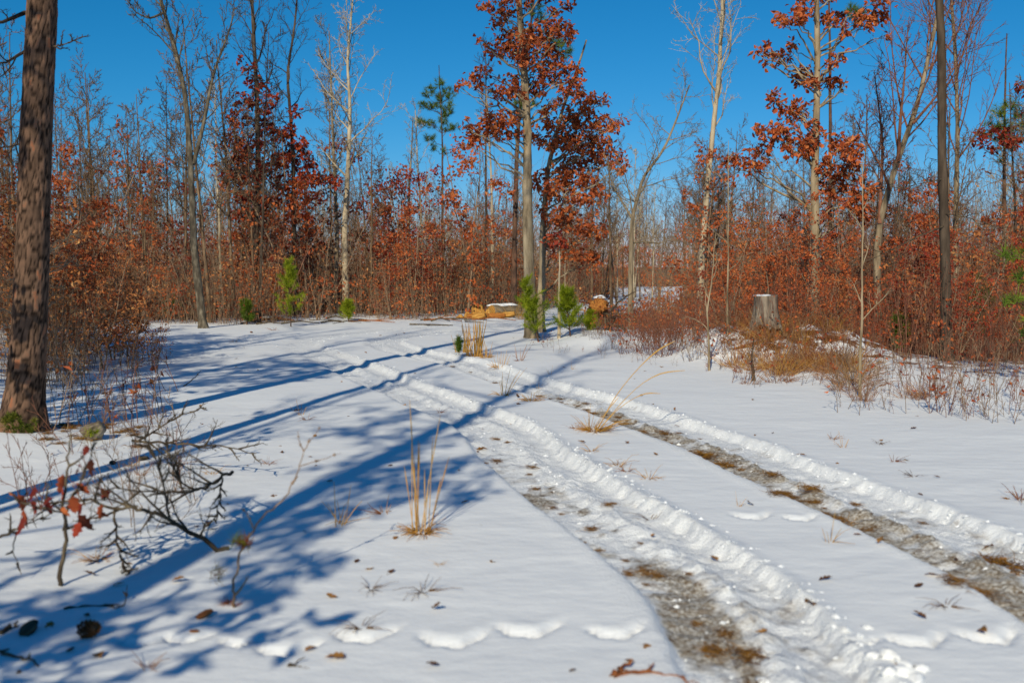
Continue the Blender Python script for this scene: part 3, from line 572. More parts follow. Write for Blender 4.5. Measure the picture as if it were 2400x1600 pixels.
hero_leafy([(2385, 800), (2380, 600), (2375, 420), (2372, 340)], 24, .06, 5.8, [(2300,310,20,14),(2290,335,18,14),(2335,310,22,14),(2350,335,24,14),(2320,350,20,10),(2380,330,18,16),(2392,300,14,16),(2395,200,12,16),(2385,210,14,14),(2398,260,14,10),(2315,395,10,8),(2280,330,12,8)], 'young oak with dark red leaves in front of the bushy-topped pine', 47, 'dark_bark', 'red_leaf', ls=.12, dens=560)
hero_leafy([(2460, 900), (2458, 760), (2455, 620), (2450, 540)], 11.6, .035, 2.1, [(2385,600,30,10),(2370,590,22,8),(2410,640,40,12),(2395,655,30,10),(2385,705,40,10),(2360,700,20,8),(2410,740,40,12),(2440,580,30,20),(2460,660,60,20),(2400,780,30,10)], 'young green pine reaching in beside the dark pine trunk', 48, 'pine_bark', 'needle', 'pine_sapling', foliage='needle', dens=500, ls=.15, depth=.8, drop=.2)
# small pines
def pine_sapling(pix_base, pix_top, Y, label, seed, r=.018, w=.34, nm='bright_needle', dens=1.):
    rng = np.random.default_rng(seed); q = trunk_path([pix_base, pix_top], Y, 0, seed=seed, n=10, wig=.01); root = thing('pine_sapling', tuple(q[0]), label, 'sapling')
    add_trunk(root, q, r, M['pine_bark'], 6, .35, 1.2); H = q[-1, 2] - q[0, 2]; g, gb = Geo(), Geo(); loc = q[0]
    n = int(54 * dens); t = rng.uniform(.12, 1, n) ** .8; az = rng.uniform(0, 6.28, n); ln = 1.35 * w * H * (1.05 - .72 * t) * rng.uniform(.25, 1.2, n)
    A = np.stack([np.interp(t, np.linspace(0, 1, 10), q[:, i]) for i in range(3)], 1); D = np.stack([np.cos(az), np.sin(az), .35 + .5 * t], 1)
    p, rr = grow(rng, A, D, ln, np.full(n, .006), 5, .08, .08); tubes(gb, p - loc, rr, 3)
    tip = p[:, 2:].reshape(-1, 3); tip = np.concatenate([tip, q[-3:]]); dd = np.concatenate([np.repeat(p[:, -1] - p[:, 0], 3, 0), np.tile([0, 0, 1.], (3, 1))])
    needles(g, rng, tip - loc, nrm(dd) + [0, 0, .3], 30, .12, .004, .85); c = put('crown', gb.mesh('crown', M['pine_bark']), root); put('needles', g.mesh('needles', M[nm], False), c, kind='stuff'); return root
pine_sapling((683, 768), (676, 622), 24.3, 'bright green pine sapling in front of the crimson oaks', 61, w=.30)
pine_sapling((817, 754), (817, 708), 26.4, 'tiny yellow-green pine seedling at the foot of the pale bare tree', 62, w=.42)
pine_sapling((1264, 803), (1228, 662), 19.4, 'leaning green pine sapling at the foot of the tallest oak', 63, w=.32)
pine_sapling((1338, 802), (1326, 690), 19.5, 'full green pine sapling beside the thin pale pole', 64, w=.46, dens=1.5)
pine_sapling((1380, 800), (1385, 738), 20.2, 'small green pine sapling beside the orange-cut log', 65, w=.5, dens=.7)
pine_sapling((580, 765), (578, 708), 25.2, 'small dull green pine seedling left of the bright sapling', 66, w=.4, nm='needle')
pine_sapling((402, 740), (400, 695), 28, 'dim green pine seedling deep in the left thicket', 67, w=.5, nm='needle')
pine_sapling((2300, 800), (2290, 660), 19, 'sparse green pine sapling in the thicket behind the dark pine trunk', 68, w=.3, nm='needle')
pine_sapling((2110, 830), (2105, 740), 16.6, 'green pine seedling under the crimson thicket', 69, w=.3, nm='needle')
pine_sapling((1076, 838), (1073, 797), 16.1, 'tiny dark green pine sprig in the tall straw grass', 70, r=.005, w=.25, dens=.12, nm='needle')
# ------------------------------------------------------------------ trees outside the view whose shadows cross the snow
TE, SA, CA = math.tan(SUN_EL), math.sin(SUN_AZ), math.cos(SUN_AZ)
def lift(px, py, ty, rnd=0.0):         # a clump whose shadow falls on that spot, near a tree standing at depth ty
    x, y = at(px, py); L = max(1.2, (y - ty) / CA + rnd); return np.array([x - L * SA, y - L * CA, L * TE])
def shade_tree(x, y, r, H, blobs, label, seed, rad_b=.22, lean=(0, 0), bark_='pine_bark', lm='rust_leaf', dens=150, n1=16):
    rng = np.random.default_rng(seed); z0 = gz(x, y) - .06
    t = np.linspace(0, 1, 26); q = np.stack([x + lean[0] * t, y + lean[1] * t, z0 + H * t], 1)
    root = thing('oak_tree', tuple(q[0]), label, 'tree'); add_trunk(root, q, r, M[bark_], 14); rd = taper(26, r)
    cl = [(lift(px, py, y + (lean[1] * .4), rng.normal(0, .35)), rad_b * rng.uniform(.6, 1.3), rad_b * rng.uniform(.5, 1.0)) for px, py in blobs]
    cl = [c for c in cl if not (c[0][1] > .3 and abs(c[0][0]) < .53 * c[0][1] + .45 and c[0][2] - CAMH < .28 * c[0][1] + .45)]      # these trees stand out of view
    if cl: leafy(root, q, rd, cl, 10., rng, M[lm], M['grey_bark'], dens=dens, ls=.14)
    add_crown(root, bare_crown(rng, q, rd, n1=n1, t0=.45, l1=.22, dens=(6, 4, 0), rmin=.006), M['grey_bark'], 'bare_branches', 'stuff')
BL = [(850,1010),(900,1040),(960,1010),(880,1080),(920,1110),(990,1090),(1040,1100),(1100,1115),(1070,1085),(1000,1130),(880,1130),(830,1150),(790,1130),(960,1060),(1040,1030),(860,1180),(720,1180),(960,1160),(1105,1150),(760,1230),(640,1280),(700,1320),(620,1370),(800,1090),(930,985),(1010,960),(870,960),(800,1010),(1080,990),(905,1075),(955,1105),(845,1110)]
shade_tree(-3.25, -1.0, .155, 13.5, BL, 'oak standing outside the view whose broad shadow crosses the near snow', 81, lean=(.1, .2), dens=230, rad_b=.26)
BL2 = [(560,1420),(690,1450),(470,1480),(350,1470),(300,1380),(420,1400),(520,1360),(250,1440),(180,1500),(640,1210),(560,1180),(120,1400),(60,1330),(400,1560),(250,1580),(90,1560),(20,1450)]
shade_tree(-4.6, .4, .09, 9, BL2, 'smaller oak outside the view dappling the snow by the fallen branches', 82, dens=70, rad_b=.18)
shade_tree(-3.55, 5.35, .105, 13, [(720,1030),(640,1060),(700,1075),(760,1060),(600,1020),(680,1000),(560,1085),(760,1000),(640,965),(720,960)], 'oak outside the view beside the thick pine, throwing the middle trunk shadow', 83, dens=60, rad_b=.2)
BL4 = [(330,870),(400,880),(470,870),(540,860),(600,865),(660,872),(710,880),(420,902),(340,905),(500,895),(620,850),(700,852),(760,850),(560,880),(640,890),(450,855),(380,860),(300,845),(250,870),(560,905),(690,862),(740,868)]
shade_tree(-6.9, 4.2, .13, 12, BL4, 'oak outside the view shading the snow in front of the left bank', 84, dens=200, rad_b=.45)
BL5 = [(120,930),(180,900),(240,915),(150,960),(260,950),(60,900),(330,780),(380,775),(430,790),(360,800),(450,805),(300,960),(200,980),(330,930),(400,815),(480,790)]
shade_tree(-8.3, 6.2, .13, 11, BL5, 'oak outside the view shading the foot of the left bank', 85, dens=180, rad_b=.55)
BL6 = [(110,620),(160,640),(210,700),(150,720),(240,740),(60,700),(180,560),(120,520),(230,620),(290,760),(200,800),(120,800),(260,820)]
shade_tree(-9.8, 3.5, .15, 12, [(a, max(b + 60, 700)) for a, b in BL6], 'oak outside the view shading the bushes on the left bank', 86, dens=110, rad_b=.9)

# ------------------------------------------------------------------ the woods: kinds built once, then copied
def proto_bare(seed, H, r, bark_, lab_='', **kw):
    rng = np.random.default_rng(seed); n = 18; t = np.linspace(0, 1, n)
    q = np.stack([np.cumsum(rng.normal(0, .012 * H / 9, n)), np.cumsum(rng.normal(0, .012 * H / 9, n)), t * H], 1); q[0, :2] = 0
    root = thing('bare_tree', (0, 0, 0), lab_ + ' in the woods beyond the clearing', 'tree', lab_ + 's of the woods')
    add_trunk(root, q, r, M[bark_], 7); add_crown(root, bare_crown(rng, q, taper(n, r), **kw), M[kw.pop('tw', bark_)]); return root
BP = [proto_bare(101, 9, .075, 'wood_bark', 'straight brown leafless tree', n1=18, t0=.35, l1=.26, dens=(7, 6, 0), rmin=.0105), proto_bare(102, 9, .065, 'pale_bark', 'slim pale-barked leafless tree', n1=16, t0=.4, l1=.24, dens=(7, 6, 0), rmin=.0105, ang=.65),
      proto_bare(103, 9, .09, 'wood_bark', 'wide-crowned brown leafless tree', n1=16, t0=.3, l1=.34, dens=(7, 6, 0), rmin=.0105, ang=.85), proto_bare(104, 9, .055, 'dark_bark', 'thin dark-barked leafless tree', n1=18, t0=.4, l1=.2, dens=(7, 6, 0), rmin=.0105),
      proto_bare(105, 9, .07, 'wood_bark', 'crooked tan-barked leafless tree', n1=18, t0=.3, l1=.28, dens=(7, 6, 0), rmin=.0105, ang=.8, wob=.22), proto_bare(106, 9, .06, 'wood_bark', 'high-crowned brown leafless tree', n1=14, t0=.5, l1=.22, dens=(7, 6, 0), rmin=.0105)]
def proto_sap(seed, H, lm, nb, nl, lab, grp, nm='oak_sapling', ls=.085, stems=1, wide=.34, bk='twig'):
    rng = np.random.default_rng(seed); root = thing(nm, (0, 0, 0), lab, 'sapling', grp); gb, gl = Geo(), Geo(); tips = []
    gs = Geo()
    for s in range(stems):
        n = 9; t = np.linspace(0, 1, n); le = rng.normal(0, .12 if stems > 1 else .05, 2); h = H * (1 if s == 0 else rng.uniform(.6, .95))
        q = np.stack([np.cumsum(rng.normal(0, .02 * H / 3, n)) + le[0] * t * h * 2, np.cumsum(rng.normal(0, .02 * H / 3, n)) + le[1] * t * h * 2, t * h - .04], 1); q[0, :2] = rng.normal(0, .04, 2) * (stems > 1)
        rd = taper(n, .0065 * H, .3, 1.2); tubes(gs, q[None], rd[None], 5)
        S, D, L, R = spawn(rng, q[None], rd[None], nb, .12, .98, 1.15, .25, wide, .55, .6, np.array([h])); p1, r1 = grow(rng, S, D, L, np.maximum(R, .005), 5, .16, .03); tubes(gb, p1, r1, 3)
        S, D, L, R = spawn(rng, p1, r1, 4, .2, 1, .7, .25, .5); p2, r2 = grow(rng, S, D, L, np.maximum(R, .0035), 3, .2, .02); tubes(gb, p2, r2, 3)
        tips.append(np.concatenate([p2[:, 1:].reshape(-1, 3), p1[:, 2:].reshape(-1, 3)]))
    e = np.concatenate(tips); j = rng.integers(0, len(e), nl); pos = e[j] + rng.normal(0, .05, (nl, 3))
    dd = rng.normal(size=(nl, 3)) * .7 + np.array([0, 0, -.45]); cl = rng.uniform(0, 1, len(e))[j]
    put('trunk', gs.mesh('trunk', M[bk]), root); cr = put('crown', gb.mesh('crown', M[bk]), root)
    if nl: leaves(gl, rng, pos, dd, ls * rng.uniform(.6, 1.2, nl), DIA, DF, a=np.clip(.6 * cl + rng.uniform(-.1, .5, nl), 0, 1)); put('leaves', gl.mesh('leaves', M[lm], False), cr, kind='stuff')
    return root
L_R, L_U, L_B, L_T = 'young oak with deep red leaves under the bare trees', 'young oak with rust-orange leaves under the bare trees', 'young oak with tan-brown leaves in the undergrowth', 'leafless brushy sapling of the undergrowth'
G_R, G_U, G_B, G_T = 'red-leaved young oaks of the woods', 'rust-leaved young oaks of the woods', 'tan-leaved young oaks of the woods', 'leafless saplings of the woods'
SR = [proto_sap(111 + i, 3.2, 'red_leaf', 16, 640, ('single', 'double', 'lean single')[i] + '-stemmed ' + L_R, ('single', 'double', 'lean single')[i] + '-stemmed ' + G_R, stems=1 + i % 2) for i in range(3)]
SU = [proto_sap(121 + i, 3.2, 'rust_leaf', 16, 640, ('single', 'double', 'lean single')[i] + '-stemmed ' + L_U, ('single', 'double', 'lean single')[i] + '-stemmed ' + G_U, stems=1 + i % 2) for i in range(3)]
SB = [proto_sap(131 + i, 2.4, 'brown_leaf', 14, 460, L_B, G_B, stems=2) for i in range(2)]
ST = [proto_sap(141 + i, 2.6, 'rust_leaf', 16, 0, ('two', 'three', 'four')[i] + '-stemmed ' + L_T, ('two', 'three', 'four')[i] + '-stemmed ' + G_T, nm='bare_sapling', stems=2 + i, wide=.3, bk='red_twig' if i % 2 else 'twig') for i in range(3)]
used = set()
def plant(pr, x, y, s, rng, label=None, group=None, tilt=.05):
    z = gz(x, y) - .03; rz = rng.uniform(0, 6.28); tl = tuple(rng.normal(0, tilt, 2))
    if pr.as_pointer() not in used:
        used.add(pr.as_pointer()); pr.location = (x, y, z); pr.rotation_euler = (tl[0], tl[1], rz); pr.scale = (s, s, s); o = pr
        if label: o['label'] = label
        if group: o['group'] = group
        return o
    return dup(pr, (x, y, z), rz, s, label, group, tl)
rng = np.random.default_rng(2024)
def scatter(n, y0, y1, cmin, cmax, margin=1.5, power=1., md=.6):
    """random spots in the woods, inside the view, no two closer than md"""
    out = []; tries = 0
    while len(out) < n and tries < n * 60:
        tries += 1; y = y0 + (y1 - y0) * rng.uniform() ** power; x = rng.uniform(-1, 1) * (.53 * y + margin)
        c = float(clear_dist(np.array([x]), np.array([y]))[0])
        if c < cmin or c > cmax: continue
        if 5 < x - .16 * (y - 50) < 12.5 and 46 < y < 66: continue            # the far snowy gap
        if 15.5 < y < 62 and .154 < x / y < .176: continue                           # the sight line to the far snowy gap
        if 10 < y < 15.9 and .215 < x / y < .29: continue                      # open ground in front of the stump
        if 17 < y < 31 and .075 < x / y < .176: continue
        if any((a - x) ** 2 + (b - y) ** 2 < md * md for a, b in out): continue
        out.append((x, y))
    return out
for x, y in scatter(105, 25, 46, .7, 99, md=.9):
    top = 8.2 if x < -6 else (5.6 if x < 8 else 7.2); plant(BP[rng.integers(6)], x, y, (rng.uniform(.62, 1.05) if rng.uniform() < .62 else rng.uniform(.35, .6)) * top / 9, rng)
for x, y in scatter(165, 46, 95, 1.0, 99, md=1.1):
    top = 10.5 if x < -12 else (7.2 if x < 12 else 9.5); plant(BP[rng.integers(6)], x, y, rng.uniform(.6, 1.05) * top / 9, rng)
for x, y in scatter(14, 15, 25, 1.2, 99, md=1.2):
    if x > 7.2: plant(BP[rng.integers(6)], x, y, rng.uniform(.4, .62), rng)
for x, y in scatter(140, 24.5, 40, .5, 14, md=.55, power=1.4):
    u = rng.uniform(); pr = (SR if (u < .55 and x < -1) or u < .25 else SU)[rng.integers(3)] if rng.uniform() < .72 else SB[rng.integers(2)]
    plant(pr, x, y, rng.uniform(.45, 1.0) if rng.uniform() < .7 else rng.uniform(1.0, 1.6), rng)
for x, y in scatter(55, 40, 70, .5, 99, md=.8): plant((SU + SR + SB)[rng.integers(8)], x, y, rng.uniform(.8, 1.5), rng)
for x, y in scatter(60, 14, 25, .8, 12, md=.6):
    if x > 1.5 or x < -6: plant((SU + SU + SR + SB + ST)[rng.integers(14)], x, y, rng.uniform(.4, .95), rng)
for x, y in scatter(230, 23, 50, .3, 99, md=.5): plant(ST[rng.integers(3)], x, y, rng.uniform(.6, 1.3), rng)
for i in range(26):                                                      # the woods behind the crooked tree
    y = rng.uniform(33, 47); x = y * (rng.uniform(.05, .15) if i % 3 else rng.uniform(.18, .22)); plant(BP[(0, 2, 4, 1)[rng.integers(4)]], x, y, rng.uniform(.42, .66), rng)
for i in range(14):
    y = rng.uniform(40, 60); x = y * rng.uniform(.05, .15); plant((SU + SB + ST)[rng.integers(8)], x, y, rng.uniform(.9, 1.5), rng)
for i in range(18):                                                      # taller leafy oaks between the dark leaning tree and the tallest oak
    y = rng.uniform(27.5, 34); x = y * rng.uniform(-.36, -.03); plant((SR + SU)[rng.integers(6)], x, y, rng.uniform(1.15, 1.75), rng)
# thicket round the pale-barked oak and the dark pine trunk
TK = 'oaks of the thicket behind the stump'
for px, py, hp, pr in ((1790, 800, 170, 1), (1850, 800, 230, 1), (1880, 805, 200, 1), (1960, 805, 230, 1), (2005, 800, 250, 1), (2040, 810, 150, 1), (2090, 830, 240, 0), (2140, 830, 260, 0), (2180, 840, 270, 0), (2130, 850, 130, 0), (2060, 830, 120, 0), (1830, 800, 160, 1), (1720, 800, 260, 1), (1700, 810, 160, 0), (1600, 800, 150, 1), (1930, 800, 140, 1), (2230, 820, 150, 1), (2320, 830, 130, 0)):
    Yd = rng.uniform(16.3, 18.2); p = P(px, py, Yd); hm = hp * Yd / FPX
    plant((SR if pr == 0 else SU)[rng.integers(3)], p[0], Yd, hm / 3.2 * 1.1, rng, 'red-leaved oak bush in the thicket around the dark pine trunk' if pr == 0 else 'orange-leaved oak bush in the thicket around the pale-barked oak', 'red bushes by the dark pine' if pr == 0 else 'orange bushes by the pale-barked oak').name = 'oak_bush'
# bushes on the left bank
for px, py, hp in ((120, 800, 330), (180, 790, 380), (240, 780, 300), (60, 800, 340), (150, 830, 200), (210, 820, 220), (280, 800, 180), (20, 830, 240), (100, 850, 160), (300, 830, 110), (250, 840, 120), (330, 770, 130), (0, 780, 380), (-60, 800, 340), (300, 770, 230), (345, 762, 150), (270, 760, 260), (220, 770, 280), (320, 790, 120), (365, 760, 110), (140, 780, 420), (200, 770, 400), (90, 770, 440), (260, 765, 330), (40, 770, 430), (180, 800, 300), (300, 760, 260), (120, 840, 180), (240, 810, 200)):
    Yd = rng.uniform(13.6, 16.5); p = P(px, py, Yd)
    plant((SB + SU)[rng.integers(5)], p[0], Yd, hp * Yd / FPX / 2.6, rng, 'brown-leaved bush in the shade on the left snowy bank', 'brown bushes on the left bank').name = 'oak_bush'
# named little leafy trees
for px, py, Yd, hp, pr, lab in ((1020, 745, 29, 170, SR, 'red-leaved young oak standing alone behind the yellow log pile'), (1648, 800, 22.8, 400, SU, 'young oak with dull red leaves just left of the tall pale bare tree'), (640, 750, 27.5, 130, SR, 'crimson oak sapling left of the bright pine sapling'), (900, 750, 28.6, 120, SR, 'dark red oak bush right of the tiny pine seedling'), (1545, 800, 20, 150, SU, 'orange-red oak sapling among the red-stemmed shrubs'), (1705, 830, 16.4, 200, SU, 'thin oak sapling with orange leaves left of the weathered stump')):
    p = P(px, py, Yd); plant(pr[rng.integers(3)], p[0], Yd, hp * Yd / FPX / 3.2, rng, lab, None)['group'] = ''

# --- undergrowth too dense to count: thin stems and their last leaves
def brush(name, n, y0, y1, cmin, cmax, h, lab, leafn, lm, bk, sd, power=1.3, xr=None, side=.5, r=.0042):
    rg = np.random.default_rng(sd); x = np.empty(0); y = np.empty(0)
    while len(x) < n:
        yy = y0 + (y1 - y0) * rg.uniform(size=n * 3) ** power; xx = rg.uniform(-1, 1, n * 3) * (.53 * yy + 1.5)
        if xr: xx = rg.uniform(xr[0], xr[1], n * 3)
        c = clear_dist(xx, yy); k = (c > cmin) & (c < cmax) & ~((xx - .16 * (yy - 50) > 5) & (xx - .16 * (yy - 50) < 12.5) & (yy > 46) & (yy < 66)) & (vn(xx * .55, yy * .55, sd) > rg.uniform(0, .75, len(xx)))
        x = np.concatenate([x, xx[k]]); y = np.concatenate([y, yy[k]])
    x, y = x[:n], y[:n]; z = base_h(x, y) - .02; L = h * rg.uniform(.35, 1.2, n) * (.4 + 1.1 * vn(x * .3, y * .3, sd + 5)); L = np.where((y > 15.5) & (y < 62) & (x / y > .07) & (x / y < .18), L * .38, L); rr = r * np.clip(y / 22, .7, 2.2)
    p, rd = grow(rg, np.stack([x, y, z], 1), np.stack([rg.normal(0, .16, n), rg.normal(0, .16, n), np.ones(n)], 1), L, rr, 4, .07, .05, .5)
    g = Geo(); tubes(g, p, rd, 3)
    m = int(n * side); S, D, L2, R2 = spawn(rg, p[:m], rd[:m], 2, .35, .95, .6, .2, .4); p2, rd2 = grow(rg, S, D, L2, np.maximum(R2, .003 * np.repeat(np.clip(y[:m] / 22, .7, 2), 2)), 3, .12, .08, .6); tubes(g, p2, rd2, 3)
    o = put(name, g.mesh(name, M[bk]), None, (0, 0, 0), lab, 'undergrowth', None, 'stuff')
    if leafn:
        e = np.concatenate([p[:, 1:].reshape(-1, 3), p2[:, 1:].reshape(-1, 3)]); j = rg.integers(0, len(e), leafn); g = Geo()
        leaves(g, rg, e[j] + rg.normal(0, .06, (leafn, 3)), rg.normal(size=(leafn, 3)) * .7 + [0, 0, -.4], .075 * rg.uniform(.6, 1.25, leafn) * np.clip(e[j][:, 1] / 24, .75, 2.2), DIA, DF); put('leaves', g.mesh('leaves', M[lm], False), o, kind='stuff')
brush('undergrowth', 7500, 23, 52, .2, 30, 2.3, 'dense brown stems and dry leaves filling the woods', 24000, 'brown_leaf', 'twig', 301)
brush('undergrowth', 5000, 23.5, 45, .15, 8, 1.2, 'low red-brown brush along the edge of the snow', 14000, 'rust_leaf', 'twig', 302)
brush('undergrowth', 4500, 12.5, 25, .5, 14, 1.3, 'scrubby red-brown stems around the stump and dark pine', 11000, 'rust_leaf', 'red_twig', 303, 1., (1.6, 14))
brush('undergrowth', 3500, 12.0, 24, .2, 9, 1.3, 'shaded brown scrub on the left bank', 13000, 'brown_leaf', 'twig', 304, 1., (-13, -5))
brush('far_woods', 5200, 50, 125, .2, 200, 6.5, 'hazy brown mass of distant bare woods', 12000, 'rust_leaf', 'twig', 305, .9, None, 1., .0095)
# ------------------------------------------------------------------ stumps and logs
def rugged(R, H, rng, k=44, n=26, prof=None, ridge=.06, jag=0.0, seed=0):
    """closed rough column: rings with lengthwise ridges, capped top and bottom"""
    a = np.arange(k) * 2 * math.pi / k; t = np.linspace(0, 1, n); A, T = np.meshgrid(a, t)
    pr = np.interp(t, np.linspace(0, 1, len(prof)), prof)[:, None] if prof else 1.
    rr = R * pr * (1 + ridge * (np.sin(A * 7 + seed) * .4 + fbm(A * 5, T * 1.5, seed, 3) * 1.6 + fbm(A * 14, T * 2, seed + 3, 2)) )
    j = jag * fbm(A * 2.6, A * 0 + 2, seed + 7, 3); Z = H * (T + j * (1 - T))
    V = np.stack([rr * np.cos(A), rr * np.sin(A), Z], -1).reshape(-1, 3)
    i0 = np.arange(n - 1)[:, None] * k + np.arange(k)[None]; i1 = np.arange(n - 1)[:, None] * k + (np.arange(k)[None] + 1) % k
    F = np.stack([i0, i1, i1 + k, i0 + k], -1).reshape(-1, 4); nv = len(V)
    V = np.concatenate([V, [[0, 0, Z[0].mean()], [0, 0, H * .985]]]); o = np.arange(k); o1 = (o + 1) % k
    F2 = np.concatenate([np.stack([o1, o, np.full(k, nv)], 1), np.stack([(n - 1) * k + o, (n - 1) * k + o1, np.full(k, nv + 1)], 1)])
    g = Geo(); g.add(V, [F, F2]); return g
def snowcap(rx, ry, h, seed):
    k, n = 26, 7; a = np.arange(k) * 2 * math.pi / k; t = np.linspace(0, 1, n); A, T = np.meshgrid(a, t)
    w = 1 + .18 * fbm(np.cos(A) * 1.5 + 4, np.sin(A) * 1.5 + 4, seed, 2)
    V = np.stack([rx * T * w * np.cos(A), ry * T * w * np.sin(A), h * (1 - T ** 3) * (.8 + .3 * fbm(A, T * 2, seed + 1, 2))], -1).reshape(-1, 3)
    i0 = np.arange(n - 1)[:, None] * k + np.arange(k)[None]; i1 = np.arange(n - 1)[:, None] * k + (np.arange(k)[None] + 1) % k
    g = Geo(); g.add(V, [np.stack([i0, i0 + k, i1 + k, i1], -1).reshape(-1, 4)]); return g
rng = np.random.default_rng(7)
sx, sy = P(1796, 800, 15.5)[0], 15.5; sz = P(1796, 806, 15.5)[2]; sz = min(sz, gz(sx, sy))
st = thing('tree_stump', (sx, sy, sz), 'weathered grey sawn stump on a rotten base with a rim of snow on top', 'stump'); st.scale = (1.22, 1.22, 1.12)
g = rugged(.185, .26, rng, prof=[1.25, 1.0, .85, .8, .95], ridge=.16, seed=3); put('rotten_base', g.mesh('rotten_base', M['rot_wood']), st)
g = rugged(.155, .47, rng, prof=[1.34, 1.24, 1.14, 1.05, 1.0, .97, .95], ridge=.07, jag=.30, seed=5); b = put('body', g.mesh('body', M['weathered']), st, (0, 0, .21)); b.rotation_euler = (0, -.06, .4)
g = snowcap(.12, .13, .022, 4); put('snow_cap', g.mesh('snow_cap', M['snow']), st, (-.05, .0, .672))
for i in range(4):
    a = i * 1.6 + .3; g = Geo(); t = np.linspace(0, 1, 6)[:, None]
    tubes(g, (np.array([math.cos(a) * .15, math.sin(a) * .15, .16]) * (1 - t) + np.array([math.cos(a) * .38, math.sin(a) * .38, -.04]) * t + np.array([0, 0, .05]) * np.sin(t * 3.1))[None], np.linspace(.05, .02, 6)[None], 7); put('root', g.mesh('root', M['rot_wood']), st)
def lying_log(name, p0, p1, r, mat_, label, seed, cat='log', ridge=.12, prof=None, snow=None, cutmat=None):
    p0, p1 = np.array(p0), np.array(p1); L = np.linalg.norm(p1 - p0); rg = np.random.default_rng(seed)
    root = thing(name, tuple(p0), label, cat); g = rugged(r, L, rg, 22, 22, prof, ridge, 0, seed); b = put('body', g.mesh('body', M[mat_]), root)
    root.rotation_euler = Vector(p1 - p0).to_track_quat('Z', 'Y').to_euler()
    if cutmat:
        g = Geo(); k = 22; a = np.arange(k) * 2 * math.pi / k; g.add(np.concatenate([np.stack([r * .96 * np.cos(a), r * .96 * np.sin(a), 0 * a - .004], 1), [[0, 0, -.012]]]), [np.stack([(np.arange(k) + 1) % k, np.arange(k), np.full(k, k)], 1)]); put('sawn_face', g.mesh('sawn_face', M[cutmat]), root)
    return root
def G3(px, py, Y, dz=0): p = P(px, py, Y); return (p[0], Y, gz(p[0], Y) + dz)
lying_log('splintered_log', P(1722, 816, 14.9), P(1838, 792, 15.2), .035, 'rot_wood', 'splintered orange log slab lying on the mound under the stump', 31, prof=[.3, .9, 1, .9, .5], ridge=.2)
lying_log('splintered_log', P(1640, 842, 15.4), P(1745, 815, 15.6), .05, 'weathered', 'dull grey rotten log sloping down from the stump mound', 32, prof=[.4, .9, 1, 1, .6], ridge=.2)
lying_log('rotten_log', P(1890, 782, 16.4), P(1960, 790, 16.5), .06, 'rot_wood', 'short orange-brown rotten log behind the weathered stump', 33, prof=[.5, 1, .9, .5], ridge=.2)
# yellow log pile at the end of the bend
x, y, z = G3(1122, 738, 28.2); o = thing('split_stump', (x, y, z - .05), 'bright yellow freshly split stump at the far bend', 'stump'); g = rugged(.19, .42, rng, 30, 20, [1.3, 1.2, 1.0, .9, .85, .75, .5], .4, .2, 11); put('body', g.mesh('body', M['cut_wood']), o)
for i, (dx, dy, h, r_) in enumerate(((-.30, -.1, .22, .12), (.27, -.12, .30, .13), (-.12, -.25, .18, .12), (.5, .05, .24, .12), (-.52, .0, .14, .10))):
    g = rugged(r_, h, rng, 18, 12, [1.1, 1, .7, .3], .3, 0, 20 + i); put('split_piece', g.mesh('split_piece', M['cut_wood']), o, (dx, dy, 0))
x, y, z = G3(1152, 738, 28.3); x2, y2, z2 = G3(1215, 742, 28.9)
lg = lying_log('fallen_log', (x, y, z + .16), (x2, y2, z2 + .12), .19, 'grey_bark', 'snow-topped log lying beside the yellow split stump', 34, cutmat='cut_wood', ridge=.08)
for i, (px, Yd) in enumerate(((1165, 28.5), (1190, 28.7))):
    x, y, z = G3(px, 740, Yd); g = snowcap(.30, .12, .07, 6 + i); c = put('snow_cap', g.mesh('snow_cap', M['snow']), None, (0, 0, 0)); c.parent = lg
    c.matrix_parent_inverse = (Matrix.Translation(lg.location) @ lg.rotation_euler.to_matrix().to_4x4()).inverted(); c.location = (x, y, z + .31)
for i, (px, Yd, L_, a_) in enumerate(((1095, 27.9, .5, .3), (1108, 27.7, .4, -.5), (1138, 27.8, .55, .15), (1170, 28.0, .45, -.2), (1130, 27.6, .35, .9))):
    x, y, z = G3(px, 740, Yd); lying_log('split_log', (x, y, z + .05), (x + L_ * math.cos(a_), y + L_ * math.sin(a_), z + .08 + .05 * (i % 2)), .075, 'cut_wood' if i % 2 else 'orange_wood', ('short yellow split log', 'stubby orange split log', 'longest yellow-brown split log', 'orange split log near the snow-topped log', 'small split log lying crosswise')[i] + ' at the foot of the split stump', 350 + i, prof=[.8, 1, .9, .7], ridge=.25)
